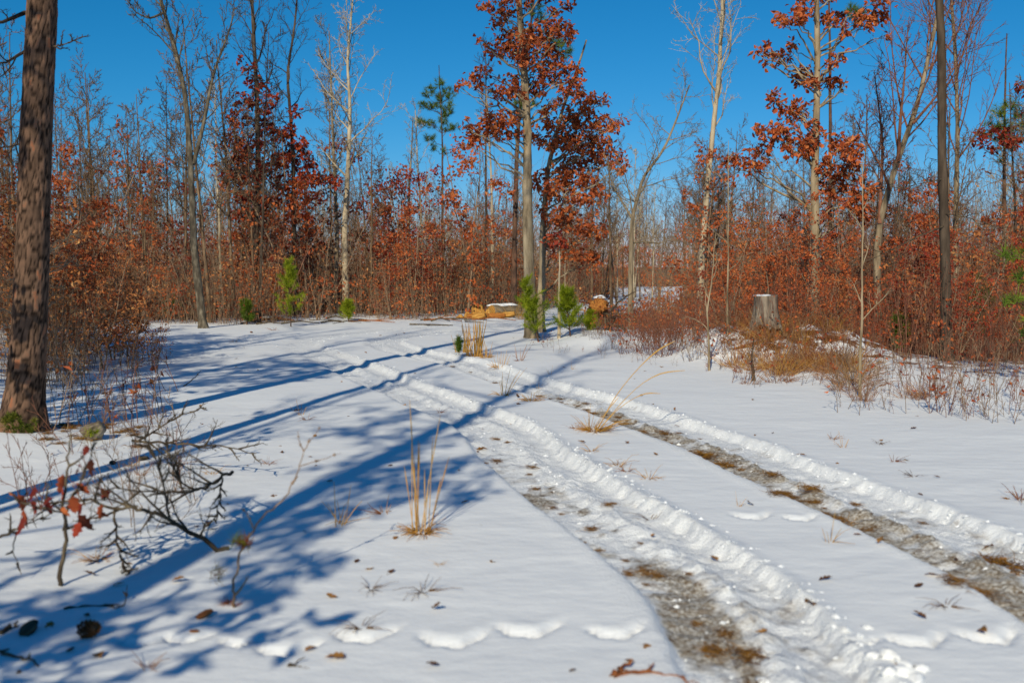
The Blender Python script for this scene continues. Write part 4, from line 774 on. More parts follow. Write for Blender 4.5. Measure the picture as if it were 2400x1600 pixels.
# orange sawn stub with torn roots
x, y, z = G3(1412, 800, 20.6); up = thing('uprooted_stump', (x, y, z), 'uprooted stump with orange sawn face, snow cap and torn dark roots', 'stump')
g = rugged(.15, .5, rng, 26, 14, [1, 1.05, 1.15, 1.4], .3, 0, 41); b = put('stem', g.mesh('stem', M['rot_wood']), up, (-.12, -.28, .52)); b.rotation_euler = (math.radians(-102), math.radians(-14), 0)
g = rugged(.15, .035, rng, 26, 4, [1, 1.0], .3, 0, 42); c = put('sawn_face', g.mesh('sawn_face', M['orange_wood']), up, (-.105, -.305, .505)); c.rotation_euler = b.rotation_euler
g = snowcap(.13, .16, .06, 9); put('snow_cap', g.mesh('snow_cap', M['snow']), up, (-.08, -.12, .655))
for i in range(26):
    a = rng.uniform(-.6, 2.6); D = np.array([[rng.normal(.2, .5), rng.uniform(-.4, .3), rng.normal(-.2, .5)]]); S = np.array([[rng.normal(.13, .13), rng.normal(-.18, .12), rng.uniform(.08, .45)]])
    p, r_ = grow(rng, S, D, np.array([rng.uniform(.4, .8)]), np.array([rng.uniform(.012, .035)]), 8, .35, -.06); p[:, :, 2] = np.maximum(p[:, :, 2], -.02); g = Geo(); tubes(g, p, r_, 5); put('root', g.mesh('root', M['dead_twig']), up)

# ------------------------------------------------------------------ grass
def grass_mesh(rg, n, h, spread, bend, r, mat_, lean=(0, 0), mat_low=10, head=False):
    g = Geo(); a = rg.uniform(0, 6.28, n); s = rg.uniform(0, 1, n) ** .5; S = np.stack([np.cos(a) * s * spread, np.sin(a) * s * spread, np.full(n, -.02)], 1)
    D = np.stack([np.cos(a) * s * bend + lean[0] + rg.normal(0, .07, n), np.sin(a) * s * bend + lean[1] + rg.normal(0, .07, n), np.ones(n)], 1)
    L = h * rg.uniform(.4, 1.05, n); m = 6; pts = np.zeros((n, m, 3)); pts[:, 0] = S; d = nrm(D); side = d * np.array([1, 1, 0])
    for i in range(1, m): d = nrm(d + side * .30 * bend + np.array([0, 0, -.10 * bend])); pts[:, i] = pts[:, i - 1] + d * L[:, None] / (m - 1)
    rd = np.broadcast_to(r * np.array([1, .95, .85, .75, 1.25 if head else .6, .35]), (n, m)).copy(); tubes(g, pts, rd, 3, rg.uniform(.25, 1, n))
    if mat_low:
        k = mat_low; a = rg.uniform(0, 6.28, k); S = np.stack([np.cos(a) * spread * .6, np.sin(a) * spread * .6, np.full(k, .0)], 1); D = np.stack([np.cos(a), np.sin(a), rg.uniform(.25, 1.1, k)], 1)
        p, rr = grow(rg, S, D, rg.uniform(.07, .17, k), np.full(k, r * .9), 4, .2, -.22, .4); tubes(g, p, rr, 3, rg.uniform(0, .5, k))
    return g.mesh('dry_grass_clump', mat_)
rg = np.random.default_rng(90)
def clump(px, py, n, h, spread, bend, lab, lean=(0, 0), r=.0026, m='grass', low=30, head=False, grp=None):
    x, y = at(px, py); o = put('dry_grass_clump', grass_mesh(rg, n, h, spread, bend, r, M[m], lean, low, head), None, (x, y, gz(x, y)), lab, 'grass', grp); return o
clump(988, 1256, 13, .74, .055, .12, 'tall upright straw-yellow grass clump standing in the open snow', (.06, .0), .0030, low=60, head=True)
clump(1112, 838, 40, .62, .13, .14, 'tallest dense straw grass clump near the far bend', (0, 0), .0062, low=40, head=True)
clump(1085, 826, 18, .45, .12, .2, 'straw grass clump holding a tiny pine sprig', (0, 0), .006, low=12)
clump(1140, 842, 12, .34, .08, .3, 'short straw grass clump joined to the tallest dense one', (0, 0), .0045, low=30)
clump(1172, 862, 10, .30, .10, .4, 'thin straw grass clump between the tallest clump and the ruts', (0, 0), .004, low=20)
clump(1178, 930, 9, .42, .06, .5, 'spindly straw grass clump with drooping stalks at the edge of the rut', (-.1, 0), .0034, low=16)
clump(1244, 944, 14, .16, .07, .8, 'low straw tuft between the two ruts, next to the spindly clump', (0, 0), .0035, low=30)
clump(1218, 850, 8, .3, .05, .3, 'thin brown grass clump on the open snow past the ruts', (0, 0), .004, 'brown_grass', low=8)
x, y = at(1392, 1014); bc = thing('dry_grass_clump', (x, y, gz(x, y)), 'golden grass clump with long arching stalks between the ruts', 'grass')
put('blades', grass_mesh(rg, 26, .34, .08, .8, .0028, M['grass'], (.35, 0), 120), bc)
for tr, r0 in (([(1398, 1010), (1440, 930), (1490, 868), (1540, 820), (1582, 799)], .0042), ([(1402, 1010), (1450, 950), (1500, 900), (1550, 872), (1606, 868)], .0034), ([(1400, 1012), (1440, 965), (1480, 935), (1515, 920), (1548, 922)], .003), ([(1396, 1012), (1425, 960), (1450, 930)], .003)):
    lp = np.array([P(a, b, y - .05 * i) for i, (a, b) in enumerate(tr)]) - np.array([x, y, gz(x, y)]); t = np.linspace(0, len(lp) - 1, 12); lp = np.stack([np.interp(t, np.arange(len(lp)), lp[:, i]) for i in range(3)], 1); lp[1:-1] = (lp[:-2] + lp[1:-1] * 2 + lp[2:]) / 4
    g = Geo(); tubes(g, lp[None], (r0 * np.array([1, 1, .9, .9, .8, .8, .8, 1.2, 1.5, 1.5, 1.1, .5]))[None], 4, .8); put('stalk', g.mesh('stalk', M['grass']), bc)
TUFT = [put('grass_tuft', grass_mesh(rg, n, h, sp, be, .0026, M[m], (0, 0), lo), None, (0, 0, 0), 'short tuft of dead grass poking through the snow', 'grass', 'short grass tufts in the snow') for n, h, sp, be, m, lo in ((5, .14, .03, .6, 'brown_grass', 8), (6, .10, .03, .8, 'brown_grass', 12), (4, .22, .03, .4, 'grass', 4), (5, .07, .035, 1., 'mat_grass', 16), (7, .11, .035, .8, 'grass', 12))]
def place(pr, x, y, s, rz, dz=0, label=None, group=None):
    if pr.as_pointer() not in used: used.add(pr.as_pointer()); o = pr
    else: o = pr.copy(); COL.objects.link(o)
    o.location = (x, y, gz(x, y) + dz); o.rotation_euler = (0, 0, rz); o.scale = (s, s, s)
    if label: o['label'] = label
    if group: o['group'] = group
    return o
for px, py, k, s in ((1520, 1125, 4, 1.), (1527, 1202, 3, 1.), (1387, 1062, 4, .9), (1450, 1098, 4, 1.), (1470, 1110, 0, 1.), (705, 975, 2, .9), (720, 985, 0, 1.), (690, 965, 0, .9), (790, 1235, 2, 1.3), (805, 1225, 2, 1.2), (900, 1210, 0, 1.2), (1975, 1050, 2, .8), (1950, 1030, 0, .9), (2060, 1040, 3, .7), (2095, 1082, 0, .9), (2140, 1120, 3, .7), (2390, 1175, 1, 1.3), (1730, 1190, 2, .5), (870, 1385, 3, .8), (995, 1392, 3, 1.), (1030, 960, 0, .8), (1290, 880, 2, .7), (1340, 870, 2, .6), (1260, 905, 2, .6), (1350, 1010, 0, .8), (640, 775, 1, 1.2), (550, 800, 4, 1.), (2220, 1420, 3, .8), (1945, 1270, 2, .9), (850, 1475, 3, .9), (345, 1570, 0, .8), (630, 1085, 1, .7), (330, 1110, 0, .9), (1030, 1330, 4, .35), (310, 1085, 4, .8), (500, 1110, 4, .8), (220, 1310, 4, .9), (232, 1312, 1, .9)):
    x, y = at(px, py); place(TUFT[k], x, y, s, rg.uniform(0, 6.28))
# dead grass lying in the bare ruts
MATS = []
for i in range(4):
    g = Geo(); n = 110; a = rg.uniform(0, 6.28, n); S = np.stack([rg.normal(0, .045, n), rg.normal(0, .07, n), rg.uniform(0, .012, n)], 1); D = np.stack([np.cos(a), np.sin(a), rg.uniform(0, .5, n)], 1)
    p, r_ = grow(rg, S, D, rg.uniform(.03, .10, n), np.full(n, .0022), 4, .25, -.12, .5); p[:, :, 2] = np.maximum(p[:, :, 2], .001); tubes(g, p, r_, 3, rg.uniform(0, 1, n))
    MATS.append(put('grass_mat', g.mesh('grass_mat', M['mat_grass']), None, (0, 0, 0), 'flattened brown grass patch lying in the wheel rut', 'grass', 'flattened grass in the ruts'))
for c, lo, hi, n in ((.58, 17.5, 23.8, 52), (-1.02, 15.6, 20, 18), (.98, 16, 22, 4), (-.75, 15.5, 22, 7), (.6, 23, 30, 5)):
    for _ in range(n):
        s0 = rg.uniform(lo, hi); j = int(np.searchsorted(RS, s0)); d0 = c + rg.normal(0, .07); x, y = RC[j, 0] + RT[j, 1] * d0, RC[j, 1] - RT[j, 0] * d0
        place(MATS[rg.integers(4)], x, y, rg.uniform(.18, .5), -math.atan2(RT[j, 0], RT[j, 1]) + rg.normal(0, .3), .003)
for px, py, s in ((1650, 1062, 1.5), (1700, 1085, 1.3), (1810, 1112, 1.), (1900, 1150, 1.2), (1970, 1210, 1.2), (1560, 1010, .9), (2240, 1370, 1.), (2300, 1375, 1.), (2380, 1315, 1.6), (2330, 1300, 1.2), (1755, 1515, 1.2), (1672, 1500, .8), (1770, 1580, .9), (1700, 1460, .7), (1820, 1165, .9)):
    x, y = at(px, py); place(MATS[rg.integers(4)], x, y, s * .7, rg.uniform(-.4, .6), .005)
# brown grass on the stump mound
BG = [put('brown_grass_clump', grass_mesh(rg, 30, .5, .16, be, .0030, M[m], le, 30), None, (0, 0, 0), 'arching brown grass clump on the mound below the stump', 'grass', 'brown grass clumps on the stump mound') for m, be, le in (('brown_grass', .9, (.2, 0)), ('brown_grass', .45, (-.25, .1)), ('grass', .6, (.1, -.2)), ('brown_grass', 1.2, (0, 0)))]
for i in range(150):
    px = rg.uniform(1715, 2015); py = rg.uniform(836, 905) + max(0, px - 1900) * .28; x, y = at(px, py); y += rg.uniform(0, 1.9); x = (px - 1200) * y / FPX; place(BG[[0, 1, 3, 1, 2][rg.integers(5)]], x, y, rg.uniform(.4, 1.1), rg.uniform(0, 6.28), -.01)
for i in range(14):
    px = rg.uniform(1990, 2200); py = rg.uniform(905, 950); x, y = at(px, py); place(BG[rg.integers(2)], x, y, rg.uniform(.35, .65), rg.uniform(0, 6.28), -.01, 'small brown grass clump in the snowy scrub right of the mound', 'small grass clumps in the scrub')
for i in range(16):
    px = rg.uniform(1195, 1235) if i < 6 else rg.uniform(1420, 1560); Yd = rg.uniform(27.5, 29) if i < 6 else rg.uniform(22, 27); x = (px - 1200) * Yd / FPX; place(BG[2], x, Yd, rg.uniform(.8, 1.3), rg.uniform(0, 6.28), -.01, 'straw-coloured grass clump beside the snow-topped log' if i < 6 else 'straw-coloured grass clump in the snowy gap behind the uprooted stump', 'straw clumps by the log' if i < 6 else 'straw clumps in the gap')

# ------------------------------------------------------------------ red-stemmed shrubs and sprouts
def shrub_proto(seed, n, H, mat_, lab, grp, leafn=0, lm='rust_leaf', nm='twiggy_shrub', spread=.35):
    r2 = np.random.default_rng(seed); root = thing(nm, (0, 0, 0), lab, 'shrub', grp); g, g2 = Geo(), Geo()
    S = np.stack([r2.normal(0, .10, n), r2.normal(0, .10, n), np.full(n, -.03)], 1); D = np.stack([r2.normal(0, spread, n), r2.normal(0, spread, n), np.ones(n)], 1)
    p, r_ = grow(r2, S, D, H * r2.uniform(.5, 1.1, n), np.full(n, .0045), 6, .08, .05, .4); tubes(g, p, r_, 3)
    S, D, L, R = spawn(r2, p, r_, 5, .25, .98, .5, .2, .42); p2, rr2 = grow(r2, S, D, L, np.maximum(R, .0028), 4, .12, .08, .5); tubes(g2, p2, rr2, 3)
    S, D, L, R = spawn(r2, p2, rr2, 3, .2, .98, .5, .2, .5); p3, rr3 = grow(r2, S, D, L, np.maximum(R, .0022), 3, .12, .08, .5); tubes(g2, p3, rr3, 3)
    put('stems', g.mesh('stems', M[mat_]), root, kind='stuff'); tw = put('twigs', g2.mesh('twigs', M[mat_]), root, kind='stuff')
    if leafn:
        e = np.concatenate([p3[:, 1:].reshape(-1, 3), p2[:, 1:].reshape(-1, 3)]); j = r2.integers(0, len(e), leafn); g = Geo(); leaves(g, r2, e[j], r2.normal(size=(leafn, 3)) + [0, 0, -.5], .085 * r2.uniform(.6, 1.2, leafn), DIA, DF); put('leaves', g.mesh('leaves', M[lm], False), tw, kind='stuff')
    return root
SHR = [shrub_proto(401, 22, 1.15, 'red_twig', 'bushy red-stemmed shrub at the snow edge beside the uprooted stump', 'red-stemmed shrubs at the snow edge'), shrub_proto(402, 18, 1.0, 'red_twig', 'bushy red-stemmed shrub at the snow edge beside the uprooted stump', 'red-stemmed shrubs at the snow edge', 30), shrub_proto(403, 14, .9, 'twig', 'bushy red-stemmed shrub at the snow edge beside the uprooted stump', 'red-stemmed shrubs at the snow edge')]
for px, py, s, k in ((1560, 850, .85, 0), (1530, 845, .8, 0), (1605, 848, .75, 1), (1580, 838, .75, 0), (1470, 838, .75, 1), (1500, 832, .8, 0), (1620, 862, .7, 2), (1535, 828, .85, 1), (1640, 850, .9, 1), (1440, 825, .55, 2), (1400, 815, .5, 2), (1370, 810, .4, 2), (1680, 862, .7, 1), (1700, 850, .9, 2)):
    x, y = at(px, py); y *= 1.03; x *= 1.03; plant(SHR[k], x, y, s, rg, tilt=.06)
SPR = [shrub_proto(411 + i, 2, .62, 'red_twig' if i % 2 else 'twig', 'thin leafless sprout in the snowy scrub below the dark pine', 'thin sprouts in the snowy scrub', 0 if i < 3 else 3, nm='thin_sprout', spread=.14) for i in range(5)]
for i in range(120):
    px = rg.uniform(1960, 2420); t = rg.uniform(); py = 850 + (985 - 850) * t + (px - 2200) * .06; x, y = at(px, py); plant(SPR[rg.integers(5)], x, y, rg.uniform(.35, 1.15), rg, tilt=.12)
for i in range(24):
    px = rg.uniform(1230, 1700); py = 800 + (px - 1230) * .13 + rg.uniform(-2, 22); x, y = at(px, py); plant(SPR[rg.integers(5)], x, y, rg.uniform(.3, .7), rg, 'thin sprout at the edge of the snow left of the stump mound', 'thin sprouts at the snow edge', tilt=.12)
for i in range(52):
    px = rg.uniform(20, 380); py = rg.uniform(860, 1030); x, y = at(px, py); plant(SPR[rg.integers(5)], x, y, rg.uniform(.5, 1.3), rg, 'thin dark sprout in the shaded snow by the thick pine', 'thin sprouts by the thick pine', tilt=.12)
for i in range(40):
    px = rg.uniform(1715, 2010); py = rg.uniform(846, 915) + max(0, px - 1900) * .25; x, y = at(px, py); y += rg.uniform(0, 1.2); x = (px - 1200) * y / FPX; plant(SPR[rg.integers(5)], x, y, rg.uniform(.5, 1.2), rg, 'thin red-brown sprout among the grass of the stump mound', 'thin sprouts on the stump mound', tilt=.2)
for i in range(34):
    px = rg.uniform(30, 430); py = rg.uniform(1000, 1240); x, y = at(px, py); plant(SPR[rg.integers(3)], x, y, rg.uniform(.35, .95), rg, 'thin dark sprout sticking up around the fallen branches', 'thin sprouts around the fallen branches', tilt=.25)
for i in range(26):
    px = rg.uniform(95, 330); py = rg.uniform(1000, 1050); x, y = at(px, py); place(MATS[rg.integers(4)], x, y, rg.uniform(.4, .9), rg.uniform(0, 6), .004, 'flattened brown grass patch on the snow at the foot of the thick pine', 'flattened grass by the thick pine')
# pole-like slim trees in the scrub
for px, py, h, lab in ((1662, 872, 1.9, 'forked bare stem with a bleached broken top at the snow edge'), (1705, 845, 3.0, 'slim green-grey pole tree left of the stump'), (2018, 930, 2.6, 'slim pale pole tree rising from the snowy scrub'), (1768, 895, .55, 'short dark broken post stub in front of the stump mound')):
    x, y = at(px, py); top = P(px + (12 if h == 1.9 else 0), py, y)
    hero_bare([(px, py), (px + rg.normal(0, 4), py - h * .5 * FPX / y), (px + (16 if h == 1.9 else rg.normal(0, 4)), py - h * FPX / y)], y, .022 if h > .6 else .035, gz(x, y) + h, lab, 'dark_bark' if h < .6 else 'oak_bark', int(px), name='bare_sapling' if h > .6 else 'broken_post', n1=7 if h > .6 else 2, t0=.3, l1=.22 if h > .6 else .1, dens=(3, 2, 0), rmin=.003)
# limbs drooping from the left bank
hero_bare([(40, 830), (70, 640), (110, 590), (180, 560), (260, 540), (380, 560)], 12.2, .03, 0, 'low pale branchy tree leaning out from the left bank behind the thick pine', 'grey_bark', 511, n1=18, t0=.25, l1=.42, up=-.01, ang=.8, dens=(6, 4, 0), rmin=.0035, wob=.2)

# ------------------------------------------------------------------ fallen branches, sapling and litter of the foreground
def oak_leaf(seed, L=.12):
    r2 = np.random.default_rng(seed); n = 15; t = np.linspace(0, 1, n); w = .25 * np.sin(math.pi * t ** .85) ** .8 * (1 + .30 * np.cos(2 * math.pi * 3.4 * t + 1)) + .012
    c = r2.uniform(-1.6, 1.6); cu = r2.uniform(.2, 1.1); rows = []
    for s in (-1, -.5, 0, .5, 1): rows.append(np.stack([t * L * (1 - .1 * abs(s)), s * w * L * .95 * np.cos(cu * s * .8), L * (.18 * c * (t - .5) ** 2 * 2 + cu * .22 * w * 4 * s * s * .5 + .02 * np.sin(t * 9 + s))], 1))
    V = np.stack(rows, 1).reshape(-1, 3); V[:, 2] -= V[:, 2].min(); i = (np.arange(n - 1)[:, None] * 5 + np.arange(4)[None]).ravel(); g = Geo(); g.add(V, [np.stack([i, i + 5, i + 6, i + 1], 1)], r2.uniform(0, 1)); return g
LEAFM = [oak_leaf(i).mesh('dead_leaf', M['litter_leaf']) for i in range(5)]; LEAFR = [oak_leaf(20 + i, .125).mesh('leaf', M['rust_leaf' if i % 2 else 'red_leaf']) for i in range(6)]
def branch_thing(name, traces, label, mat_, seed, tw=7, tl=.4, dens=(5, 3, 0), cat='branch', rmin=.002, free=()):
    r2 = np.random.default_rng(seed); first = np.array(P(*traces[0][0][0])); x, y = first[0], first[1]; root = thing(name, (x, y, gz(x, y)), label, cat); loc = np.array(root.location)
    for ti, (tr, r0) in enumerate(traces):
        lp = np.array([P(*p) for p in tr]); n = 4 * len(tr); t = np.linspace(0, len(lp) - 1, n); lp = np.stack([np.interp(t, np.arange(len(lp)), lp[:, i]) for i in range(3)], 1); lp[1:-1] = (lp[:-2] + 2 * lp[1:-1] + lp[2:]) / 4
        lp[:, 2] = np.maximum(lp[:, 2], G(lp[:, 0], lp[:, 1]) + r0 * .4); lp[1:-1] += r2.normal(0, r0 * .5, (n - 2, 3)); g = Geo(); lr = taper(n, r0, .3, 1.); tubes(g, (lp - loc)[None], lr[None], 7, cap=True); part = put('limb', g.mesh('limb', M[mat_]), root)
        if tw:
            g = Geo()
            for p, r_, k in bare_crown(r2, lp, lr, n1=tw, t0=.1, l1=tl, ang=.75, up=.05, dens=dens, rmin=rmin, wob=.11): 
                p = p.copy(); p[..., 2] = np.maximum(p[..., 2], G(p[..., 0].ravel(), p[..., 1].ravel()).reshape(p.shape[:2]) + .004); tubes(g, p - loc, r_, k)
            put('twigs', g.mesh('twigs', M[mat_]), part, kind='stuff')
    return root
branch_thing('fallen_branch', [([(536, 1302, 5.13), (470, 1262, 5.05), (398, 1214, 5.0), (330, 1196, 4.95), (268, 1187, 4.9), (180, 1172, 4.85), (60, 1180, 4.8)], .014), ([(268, 1187, 4.9), (272, 1260, 4.85), (285, 1310, 4.8), (304, 1356, 4.76)], .006), ([(398, 1214, 5.0), (380, 1120, 5.0), (360, 1060, 5.0), (330, 1020, 5.0)], .006)], 'thickest fallen branch with lichen-grey bark lying beside the red-leaved sapling', 'dead_twig', 601, tw=12, tl=.34)
branch_thing('fallen_branch', [([(545, 1105, 5.6), (520, 1118, 5.5), (480, 1142, 5.4), (432, 1153, 5.3), (340, 1150, 5.2), (220, 1140, 5.1)], .010), ([(520, 1118, 5.5), (518, 1160, 5.5), (508, 1205, 5.5), (488, 1232, 5.5)], .006), ([(432, 1153, 5.3), (400, 1080, 5.3), (390, 1030, 5.4)], .005)], 'dark fallen branch with an upturned tip behind the thickest one', 'dead_twig', 602, tw=12, tl=.36)
branch_thing('fallen_branch', [([(310, 1032, 7.2), (380, 1038, 7.1), (459, 1042, 7.0), (540, 1048, 6.9), (600, 1062, 6.8)], .010), ([(320, 1035, 7.2), (370, 1005, 7.2), (430, 970, 7.2), (484, 955, 7.2)], .008)], 'thin forked fallen branch lying in front of the thick pine', 'dead_twig', 603, tw=9, tl=.3)
branch_thing('fallen_branch', [([(0, 1258, 4.9), (35, 1240, 4.85), (60, 1228, 4.8), (130, 1198, 4.8)], .007), ([(56, 1230, 4.8), (35, 1255, 4.75), (30, 1290, 4.7), (50, 1347, 4.62)], .005)], 'arched thin dead twig touching the snow left of the red-leaved sapling', 'dead_twig', 604, tw=3, tl=.3, dens=(2, 2, 0))
branch_thing('fallen_branch', [([(0, 1512, 3.95), (25, 1475, 4.0), (42, 1455, 4.05)], .014)], 'stub of dark branch poking out of the snow by the pine cone', 'dead_twig', 605, tw=0)
branch_thing('fallen_branch', [([(-20, 1540, 3.78), (0, 1550, 3.75), (50, 1575, 3.7), (92, 1594, 3.62)], .010)], 'curved brown twig lying low in the snow near the dark stub', 'dead_twig', 606, tw=2, tl=.2, dens=(2, 1, 0))
branch_thing('fallen_branch', [([(1436, 1606, 3.52), (1452, 1578, 3.55), (1474, 1552, 3.6)], .014), ([(1446, 1592, 3.53), (1497, 1571, 3.56), (1560, 1580, 3.54), (1640, 1602, 3.5)], .007)], 'broken brown twig lying at the left edge of the near rut', 'rot_wood', 607, tw=3, tl=.3, dens=(1, 1, 0))
branch_thing('fallen_branch', [([(676, 1588, 3.62), (682, 1565, 3.63), (692, 1552, 3.64), (714, 1538, 3.66)], .006), ([(676, 1588, 3.62), (700, 1583, 3.62), (725, 1590, 3.6)], .004)], 'small hooked grey twig standing in the near snow', 'dead_twig', 608, tw=0)
branch_thing('fallen_branch', [([(150, 1448, 4.25), (200, 1440, 4.3), (250, 1445, 4.3), (272, 1450, 4.25), (292, 1425, 4.3), (298, 1370, 4.4)], .006)], 'crooked thin twig just behind the pine cone', 'dead_twig', 609, tw=2, tl=.2, dens=(1, 1, 0))
branch_thing('dead_twig', [([(430, 905, 12.2), (455, 888, 12.3), (472, 868, 12.4)], .008)], 'bare stick slanting out of the shaded snow far from the branches', 'dead_twig', 610, tw=2, tl=.3, dens=(1, 1, 0))
sp = branch_thing('oak_sapling', [([(140, 1389, 4.56), (146, 1300, 4.57), (148, 1230, 4.58), (150, 1150, 4.58), (160, 1080, 4.6), (166, 1015, 4.62)], .012), ([(148, 1240, 4.58), (160, 1180, 4.5), (190, 1130, 4.45), (215, 1060, 4.45), (222, 1030, 4.45)], .006), ([(149, 1200, 4.58), (100, 1190, 4.5), (60, 1180, 4.45), (15, 1165, 4.4)], .005), ([(150, 1190, 4.58), (200, 1180, 4.55), (250, 1165, 4.5)], .005)], 'small oak sapling with large red-brown leaves among the fallen branches', 'dead_twig', 620, tw=3, tl=.3, dens=(2, 1, 0), cat='sapling')
for px, py in ((20, 1155), (42, 1165), (58, 1195), (82, 1145), (72, 1178), (138, 1138), (150, 1118), (165, 1132), (190, 1098), (218, 1080), (128, 1172), (172, 1168), (182, 1212), (194, 1185), (232, 1150), (262, 1158), (240, 1186), (228, 1202), (104, 1180), (52, 1212), (140, 1195), (205, 1050), (160, 1190), (178, 1140), (188, 1225)):
    o = put('leaf', LEAFR[rg.integers(6)], sp); p = P(px, py - 6, 4.52 + rg.normal(0, .06)) - np.array(sp.location); o.location = p
    o.rotation_euler = (rg.uniform(0, 6.28), rg.uniform(.5, 1.5), rg.uniform(0, 6.28)); s = rg.uniform(.5, .85); o.scale = (s, s, s)
bs = branch_thing('bent_sapling', [([(551, 1441, 4.26), (546, 1405, 4.27), (547, 1367, 4.3), (562, 1291, 4.34), (593, 1237, 4.36), (640, 1190, 4.4), (670, 1165, 4.42), (700, 1100, 4.45), (712, 1057, 4.46)], .007), ([(712, 1057, 4.46), (728, 1030, 4.46), (752, 1000, 4.46)], .003), ([(712, 1057, 4.46), (700, 1030, 4.46), (697, 1010, 4.46)], .003), ([(593, 1237, 4.36), (582, 1205, 4.36), (565, 1190, 4.36)], .004), ([(700, 1092, 4.45), (760, 1075, 4.45), (800, 1060, 4.45)], .0025)], 'bent bare sapling with reddish needle tufts at its base', 'twig', 621, tw=2, tl=.12, dens=(1, 1, 0), cat='sapling')
for px, py, n, mt, up_ in ((570, 1262, 26, 'red_needle', .6), (582, 1270, 20, 'red_needle', .3), (568, 1265, 16, 'bright_needle', .4), (515, 1345, 22, 'red_needle', .2), (540, 1425, 40, 'red_needle', .5), (560, 1430, 40, 'red_needle', .5), (530, 1430, 30, 'red_needle', .3)):
    g = Geo(); p = P(px, py, 4.3) - np.array(bs.location); needles(g, rg, np.repeat(p[None], 3, 0) + rg.normal(0, .012, (3, 3)), rg.normal(size=(3, 3)) * .4 + [0, 0, up_], n, .06, .0016, .8); put('needle_tuft', g.mesh('needle_tuft', M[mt], False), bs)
# pine cone: overlapping scales
x, y = at(208, 1494); pc = thing('pine_cone', (x, y, gz(x, y) + .035), 'open brown pine cone lying in the near snow', 'pine cone'); pc.rotation_euler = (1.25, .2, 1.1)
V0 = np.array([(0, 0, 0), (.010, .010, .006), (.022, 0, .004), (.010, -.010, .006), (.012, 0, -.004)]); F0 = np.array([(0, 1, 4), (1, 2, 4), (2, 3, 4), (3, 0, 4), (0, 3, 1), (1, 3, 2)]); g = Geo(); g.add(V0, [F0], .3); sm_ = g.mesh('scale', M['litter_leaf'], False)
g = rugged(.016, .085, rg, 10, 6, [.6, 1, .9, .3], .05, 0, 3); put('core', g.mesh('core', M['dead_twig']), pc, (0, 0, -.04))
for i in range(70):
    t = i / 70; a = i * 2.4; R_ = .015 + .014 * math.sin(math.pi * min(1, t * .85 + .15)); o = put('scale', sm_, pc, (math.cos(a) * R_ * .7, math.sin(a) * R_ * .7, -.042 + .088 * t)); o.rotation_euler = (0, -.35, a); k = 1.3 - .6 * t; o.scale = (k, k, k)
# bark flakes and mossy bits
for px, py, s, m, lab in ((463, 1452, .035, 'rot_wood', 'dark red-brown bark lump sitting on the near snow'), (466, 1482, .018, 'rot_wood', 'small brown bark crumb next to the dark lump'), (345, 1070, .05, 'dead_twig', 'black bark chunk on the snow by the forked fallen branch'), (262, 1084, .035, 'dead_twig', 'flat black bark chip on the snow in front of the thick pine'), (55, 1492, .05, 'dead_twig', 'dark half-buried bark slab by the pine cone'), (590, 780, .05, 'rot_wood', 'brown rotten clod on the far snow edge')):
    x, y = at(px, py); g = rugged(s, s * 1.6, rg, 14, 8, [.7, 1, .9, .5], .35, 0, int(px)); o = put('bark_chunk', g.mesh('bark_chunk', M[m]), None, (x, y, gz(x, y) + s * .5), lab, 'bark'); o.rotation_euler = (1.4, rg.uniform(-.3, .3), rg.uniform(0, 6)); o.scale = (.6, .3, 1.3); o.location.z -= s * .3
x, y = at(212, 1035); ms = thing('mossy_wood', (x, y, gz(x, y)), 'pale rotten wood chunk with a tuft of green moss beside the thick pine', 'wood'); g = rugged(.075, .16, rg, 16, 10, [1, 1.1, .9, .6], .25, 0, 77); b = put('chunk', g.mesh('chunk', M['weathered']), ms, (-.02, 0, .02)); b.rotation_euler = (0, .9, 0)
g = Geo(); needles(g, rg, rg.normal(0, .02, (10, 3)) + [.05, -.06, .06], rg.normal(0, .5, (10, 3)) + [.2, -.3, .8], 34, .07, .002, .7); put('moss', g.mesh('moss', M['bright_needle'], False), ms, kind='stuff')
# low stem fringe: branches and bark lying along the far snow edge
for i in range(30):
    px = rg.uniform(560, 1120); Yd = rg.uniform(24.8, 27.5) if px < 1000 else rg.uniform(26.2, 28.5); x0 = (px - 1200) * Yd / FPX; L = rg.uniform(.4, 1.3); a = rg.normal(0, .25)
    z0, z1 = gz(x0, Yd) + .02, gz(x0 + L, Yd + a * L) + .02; g = Geo(); r0 = rg.uniform(.008, .026); p = np.array([[0, 0, 0], [L * .5, a * L * .5, (z1 - z0) / 2 + rg.uniform(0, .08)], [L, a * L, z1 - z0]])[None]; tubes(g, p, np.array([[r0, r0 * .9, r0 * .5]]), 6)
    put('fallen_stick', g.mesh('fallen_stick', M['dead_twig' if i % 3 else 'rot_wood']), None, (x0, Yd, z0), 'brown stick lying along the far edge of the snow', 'stick', 'sticks along the far snow edge')
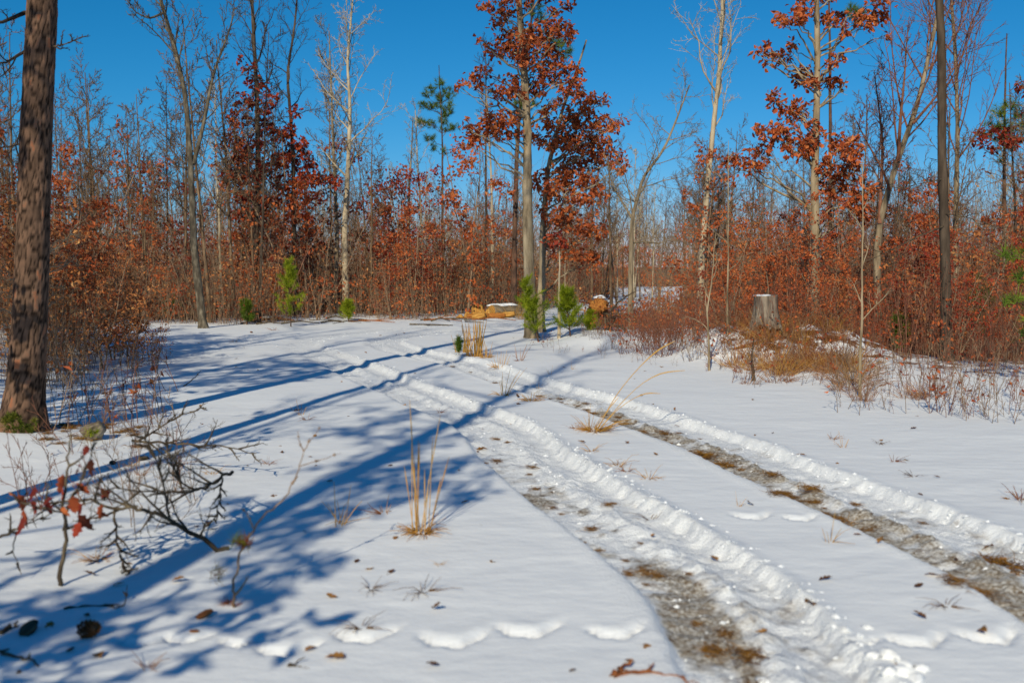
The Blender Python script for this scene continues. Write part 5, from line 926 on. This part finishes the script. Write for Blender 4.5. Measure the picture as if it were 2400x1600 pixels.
# fallen leaves on the snow
lab = 'curled brown oak leaf lying on the snow'; n = 0
for i in range(400):
    if n >= 120: break
    if i < 260: px, py = rg.uniform(0, 2400), 780 + 800 * rg.uniform() ** 1.6
    else: px, py = rg.uniform(1500, 2400), rg.uniform(880, 1010)
    x, y = at(px, py)
    if clear_dist(np.array([x]), np.array([y]))[0] > .2: continue
    if px > 1000 and py > 1100 and rg.uniform() < .5: continue
    o = put('dead_leaf', LEAFM[rg.integers(5)], None, (x, y, gz(x, y) + .004), lab, 'leaf', 'fallen leaves on the snow'); s = rg.uniform(.28, .7); o.scale = (s, s, s); o.rotation_euler = (rg.normal(0, .25), rg.normal(0, .25), rg.uniform(0, 6.28)); n += 1
for px, py, la in ((1142, 1046, 'bright orange-brown leaf lying in the left rut'), (1905, 1425, 'red-brown leaf standing on edge in the near rut'), (2330, 1265, 'tan leaf on the outer bank of the right rut')):
    x, y = at(px, py); o = put('dead_leaf', LEAFM[rg.integers(5)], None, (x, y, gz(x, y) + .01), la, 'leaf'); o.rotation_euler = (.5, .3, rg.uniform(0, 6))
# snow clods thrown up by the wheels, and crumbs
def clod(seed, R):
    g = rugged(R, R * 1.7, np.random.default_rng(seed), 14, 9, [.3, .85, 1, .9, .7, .35], .5, 0, seed); return g.mesh('snow_clod', M['snow'])
CL = [clod(700 + i, .034) for i in range(4)]
for i, (px, py, s) in enumerate(((2010, 1508, .9), (2046, 1500, 1.), (2078, 1540, 1.2), (2110, 1580, 1.1), (2085, 1588, .8), (2150, 1592, .9), (1985, 1480, .6), (2045, 1545, .7), (1790, 1570, .7), (2120, 1560, .9), (2030, 1470, .5), (1960, 1450, .5), (2160, 1565, .8))):
    x, y = at(px, py); o = put('snow_clod', CL[i % 4], None, (x, y, gz(x, y) - .02 * s), 'rounded snow clod broken off the bank of the near rut', 'snow clod', 'snow clods by the near rut'); o.scale = (s * 1.2, s, s * .8); o.rotation_euler = (rg.uniform(-.3, .3), rg.uniform(-.3, .3), rg.uniform(0, 6))
n = 3200; s0 = rg.uniform(14.6, 34, n) ; s0 = 14.4 + (36 - 14.4) * rg.uniform(size=n) ** 1.4; sgn = rg.choice([-1, 1], n); d0 = np.where(rg.uniform(size=n) < .7, np.where(sgn > 0, 1.17, -.40) + rg.normal(0, .05, n), sgn * (.8 + rg.normal(0, .15, n))); j = np.searchsorted(RS, s0).clip(0, len(RC) - 1)
x, y = RC[j, 0] + RT[j, 1] * d0, RC[j, 1] - RT[j, 0] * d0; z = G(x, y); R_ = .004 + .014 * rg.uniform(size=n) ** 3.5
oc = nrm(np.array([(1, 0, 0), (-1, 0, 0), (0, 1, 0), (0, -1, 0), (0, 0, 1), (0, 0, -1)], float)); of = np.array([(0, 2, 4), (2, 1, 4), (1, 3, 4), (3, 0, 4), (2, 0, 5), (1, 2, 5), (3, 1, 5), (0, 3, 5)])
V = oc[None] * np.array([1, 1, .6]) * R_[:, None, None] * rg.uniform(.6, 1.4, (n, 6, 1)) + rg.normal(0, .002, (n, 6, 3)) + np.stack([x, y, z + R_ * .1], 1)[:, None]; g = Geo(); g.add(V.reshape(-1, 3), [(of[None] + (np.arange(n) * 6)[:, None, None]).reshape(-1, 3)])
put('snow_crumbs', g.mesh('snow_crumbs', M['snow'], False), None, (0, 0, 0), 'loose snow crumbs scattered in the wheel ruts', 'snow', None, 'stuff')
for o in list(bpy.data.objects):
    if o.get('group') == '': del o['group']
